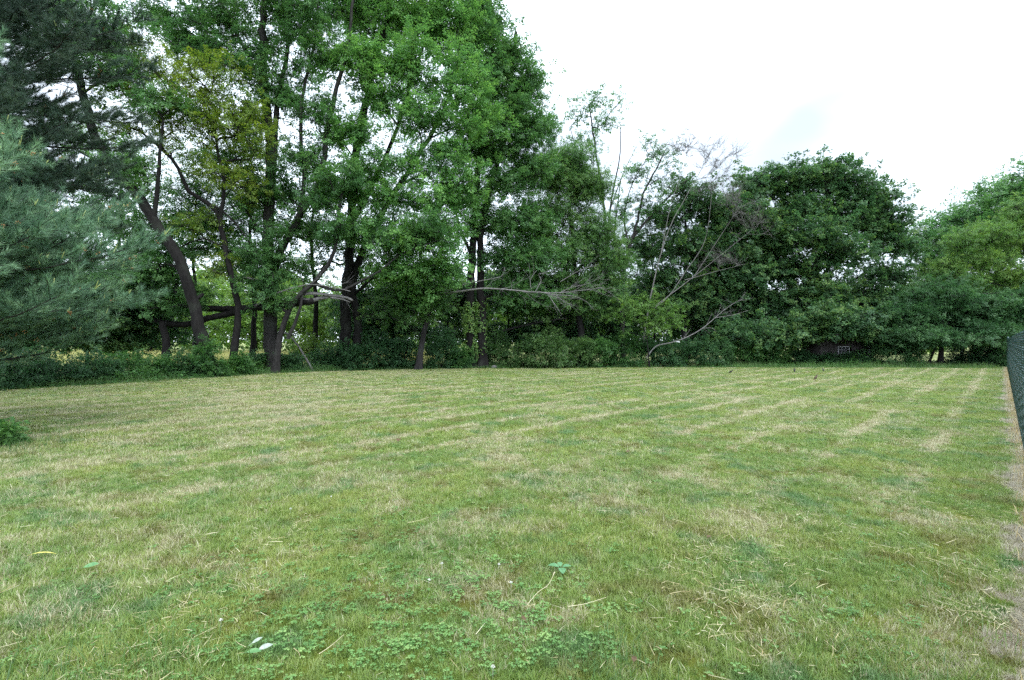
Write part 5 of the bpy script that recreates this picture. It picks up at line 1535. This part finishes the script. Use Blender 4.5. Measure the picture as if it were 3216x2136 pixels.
fallen('narrow silvery leaf lying beside the larger silvery leaf', 792, 2020, 0.9, 0.055, 0.016, M_palel, 0.2, 0.1, 0.5)
fallen('dark green leaf lying just left of the two silvery leaves', 775, 2048, 0.2, 0.07, 0.045, M_greenl, 0.02)
fallen('long yellow-green bent leaf at the left of the near lawn', 95, 1742, 0.35, 0.16, 0.02, M_yell, 0.15, 0.35)
fallen('pale shining green leaf at the left of the near lawn', 262, 1782, 0.4, 0.09, 0.04, M_greenl, 0.2, 0.1, 0.4)
fallen('brown curled leaf in the near lawn below the broad weed', 1650, 1950, 2.0, 0.05, 0.022, M_brownl, 0.3, 0.2)
fallen('reddish brown leaf at the bottom of the lawn right of centre', 1990, 2078, 1.2, 0.045, 0.028, M_brownl, 0.1)
fallen('brown leaf lying in the middle of the lawn', 1968, 1420, 0.6, 0.09, 0.06, M_brownl, 0.3, 0.3)
fallen('small reddish leaf on the right half of the lawn', 2222, 1688, 0.6, 0.05, 0.04, M_brownl, 0.2, 0.2)
fallen('dark brown leaf on the left half of the lawn', 1250, 1386, 1.6, 0.10, 0.08, M_brownl, 0.5, 0.3)

def stalk(label, pts, mat=M_straw, head=False):
    Pw = np.array([gnd(px, py, 0.06 + h) for px, py, h in pts]); b = Pw[0] * [1, 1, 0]
    mb = MB(); q = resample(Pw, 0.02); tube(mb, q, np.linspace(0.0018, 0.0011, len(q)), 5, tint=0.75)
    o = mb.build('dry_stalk', mat, None, b, True); o.location = b
    if head:
        hb = MB(); e = q[-1] - b; d = norm(q[-1] - q[-2]); r = np.random.default_rng(3)
        p = e - d * (0.05 * r.random(24))[:, None]; prisms(hb, p, p + d * 0.012 + r.normal(size=(24, 3)) * 0.004, 0.0022, 0.0005, 0.8); hb.build('seed_head', M_straw, o)
    props(o, label, 'stalk', 'dry stalks lying on the lawn')
stalk('pale straight dry stalk on the lawn above the clover', [(1280, 1642, 0), (1315, 1635, .01), (1348, 1624, .015)])
stalk('long dry stalk with a seed head left of the broad weed', [(1655, 1900, 0), (1690, 1860, .01), (1722, 1836, .02), (1742, 1798, .03)], head=True)
stalk('pale dry stalk in the bottom left of the clover', [(1002, 2054, 0), (1040, 2028, .01), (1080, 1993, .01)])
stalk('kinked pale stalk on the near lawn left of the clover', [(642, 1785, 0), (655, 1772, .02), (688, 1760, .01)])
stalk('long pale stalk below the broad weed to its right', [(1785, 1905, 0), (1840, 1896, .01), (1905, 1876, .01)])
stalk('pale stalk at the right of the near lawn beside the dead strip', [(2995, 1752, 0), (3000, 1772, .01), (3008, 1788, 0)])

# broad-leaved weeds at the foot of the near pine
shrub('weed_clump', 'green broad-leaved weeds at the left edge under the near pine', -30, 8.0, 42, 1385, M_weed, 601, leaf=(0.08, 0.05), tips=20, per=60, light=.12, group=None)
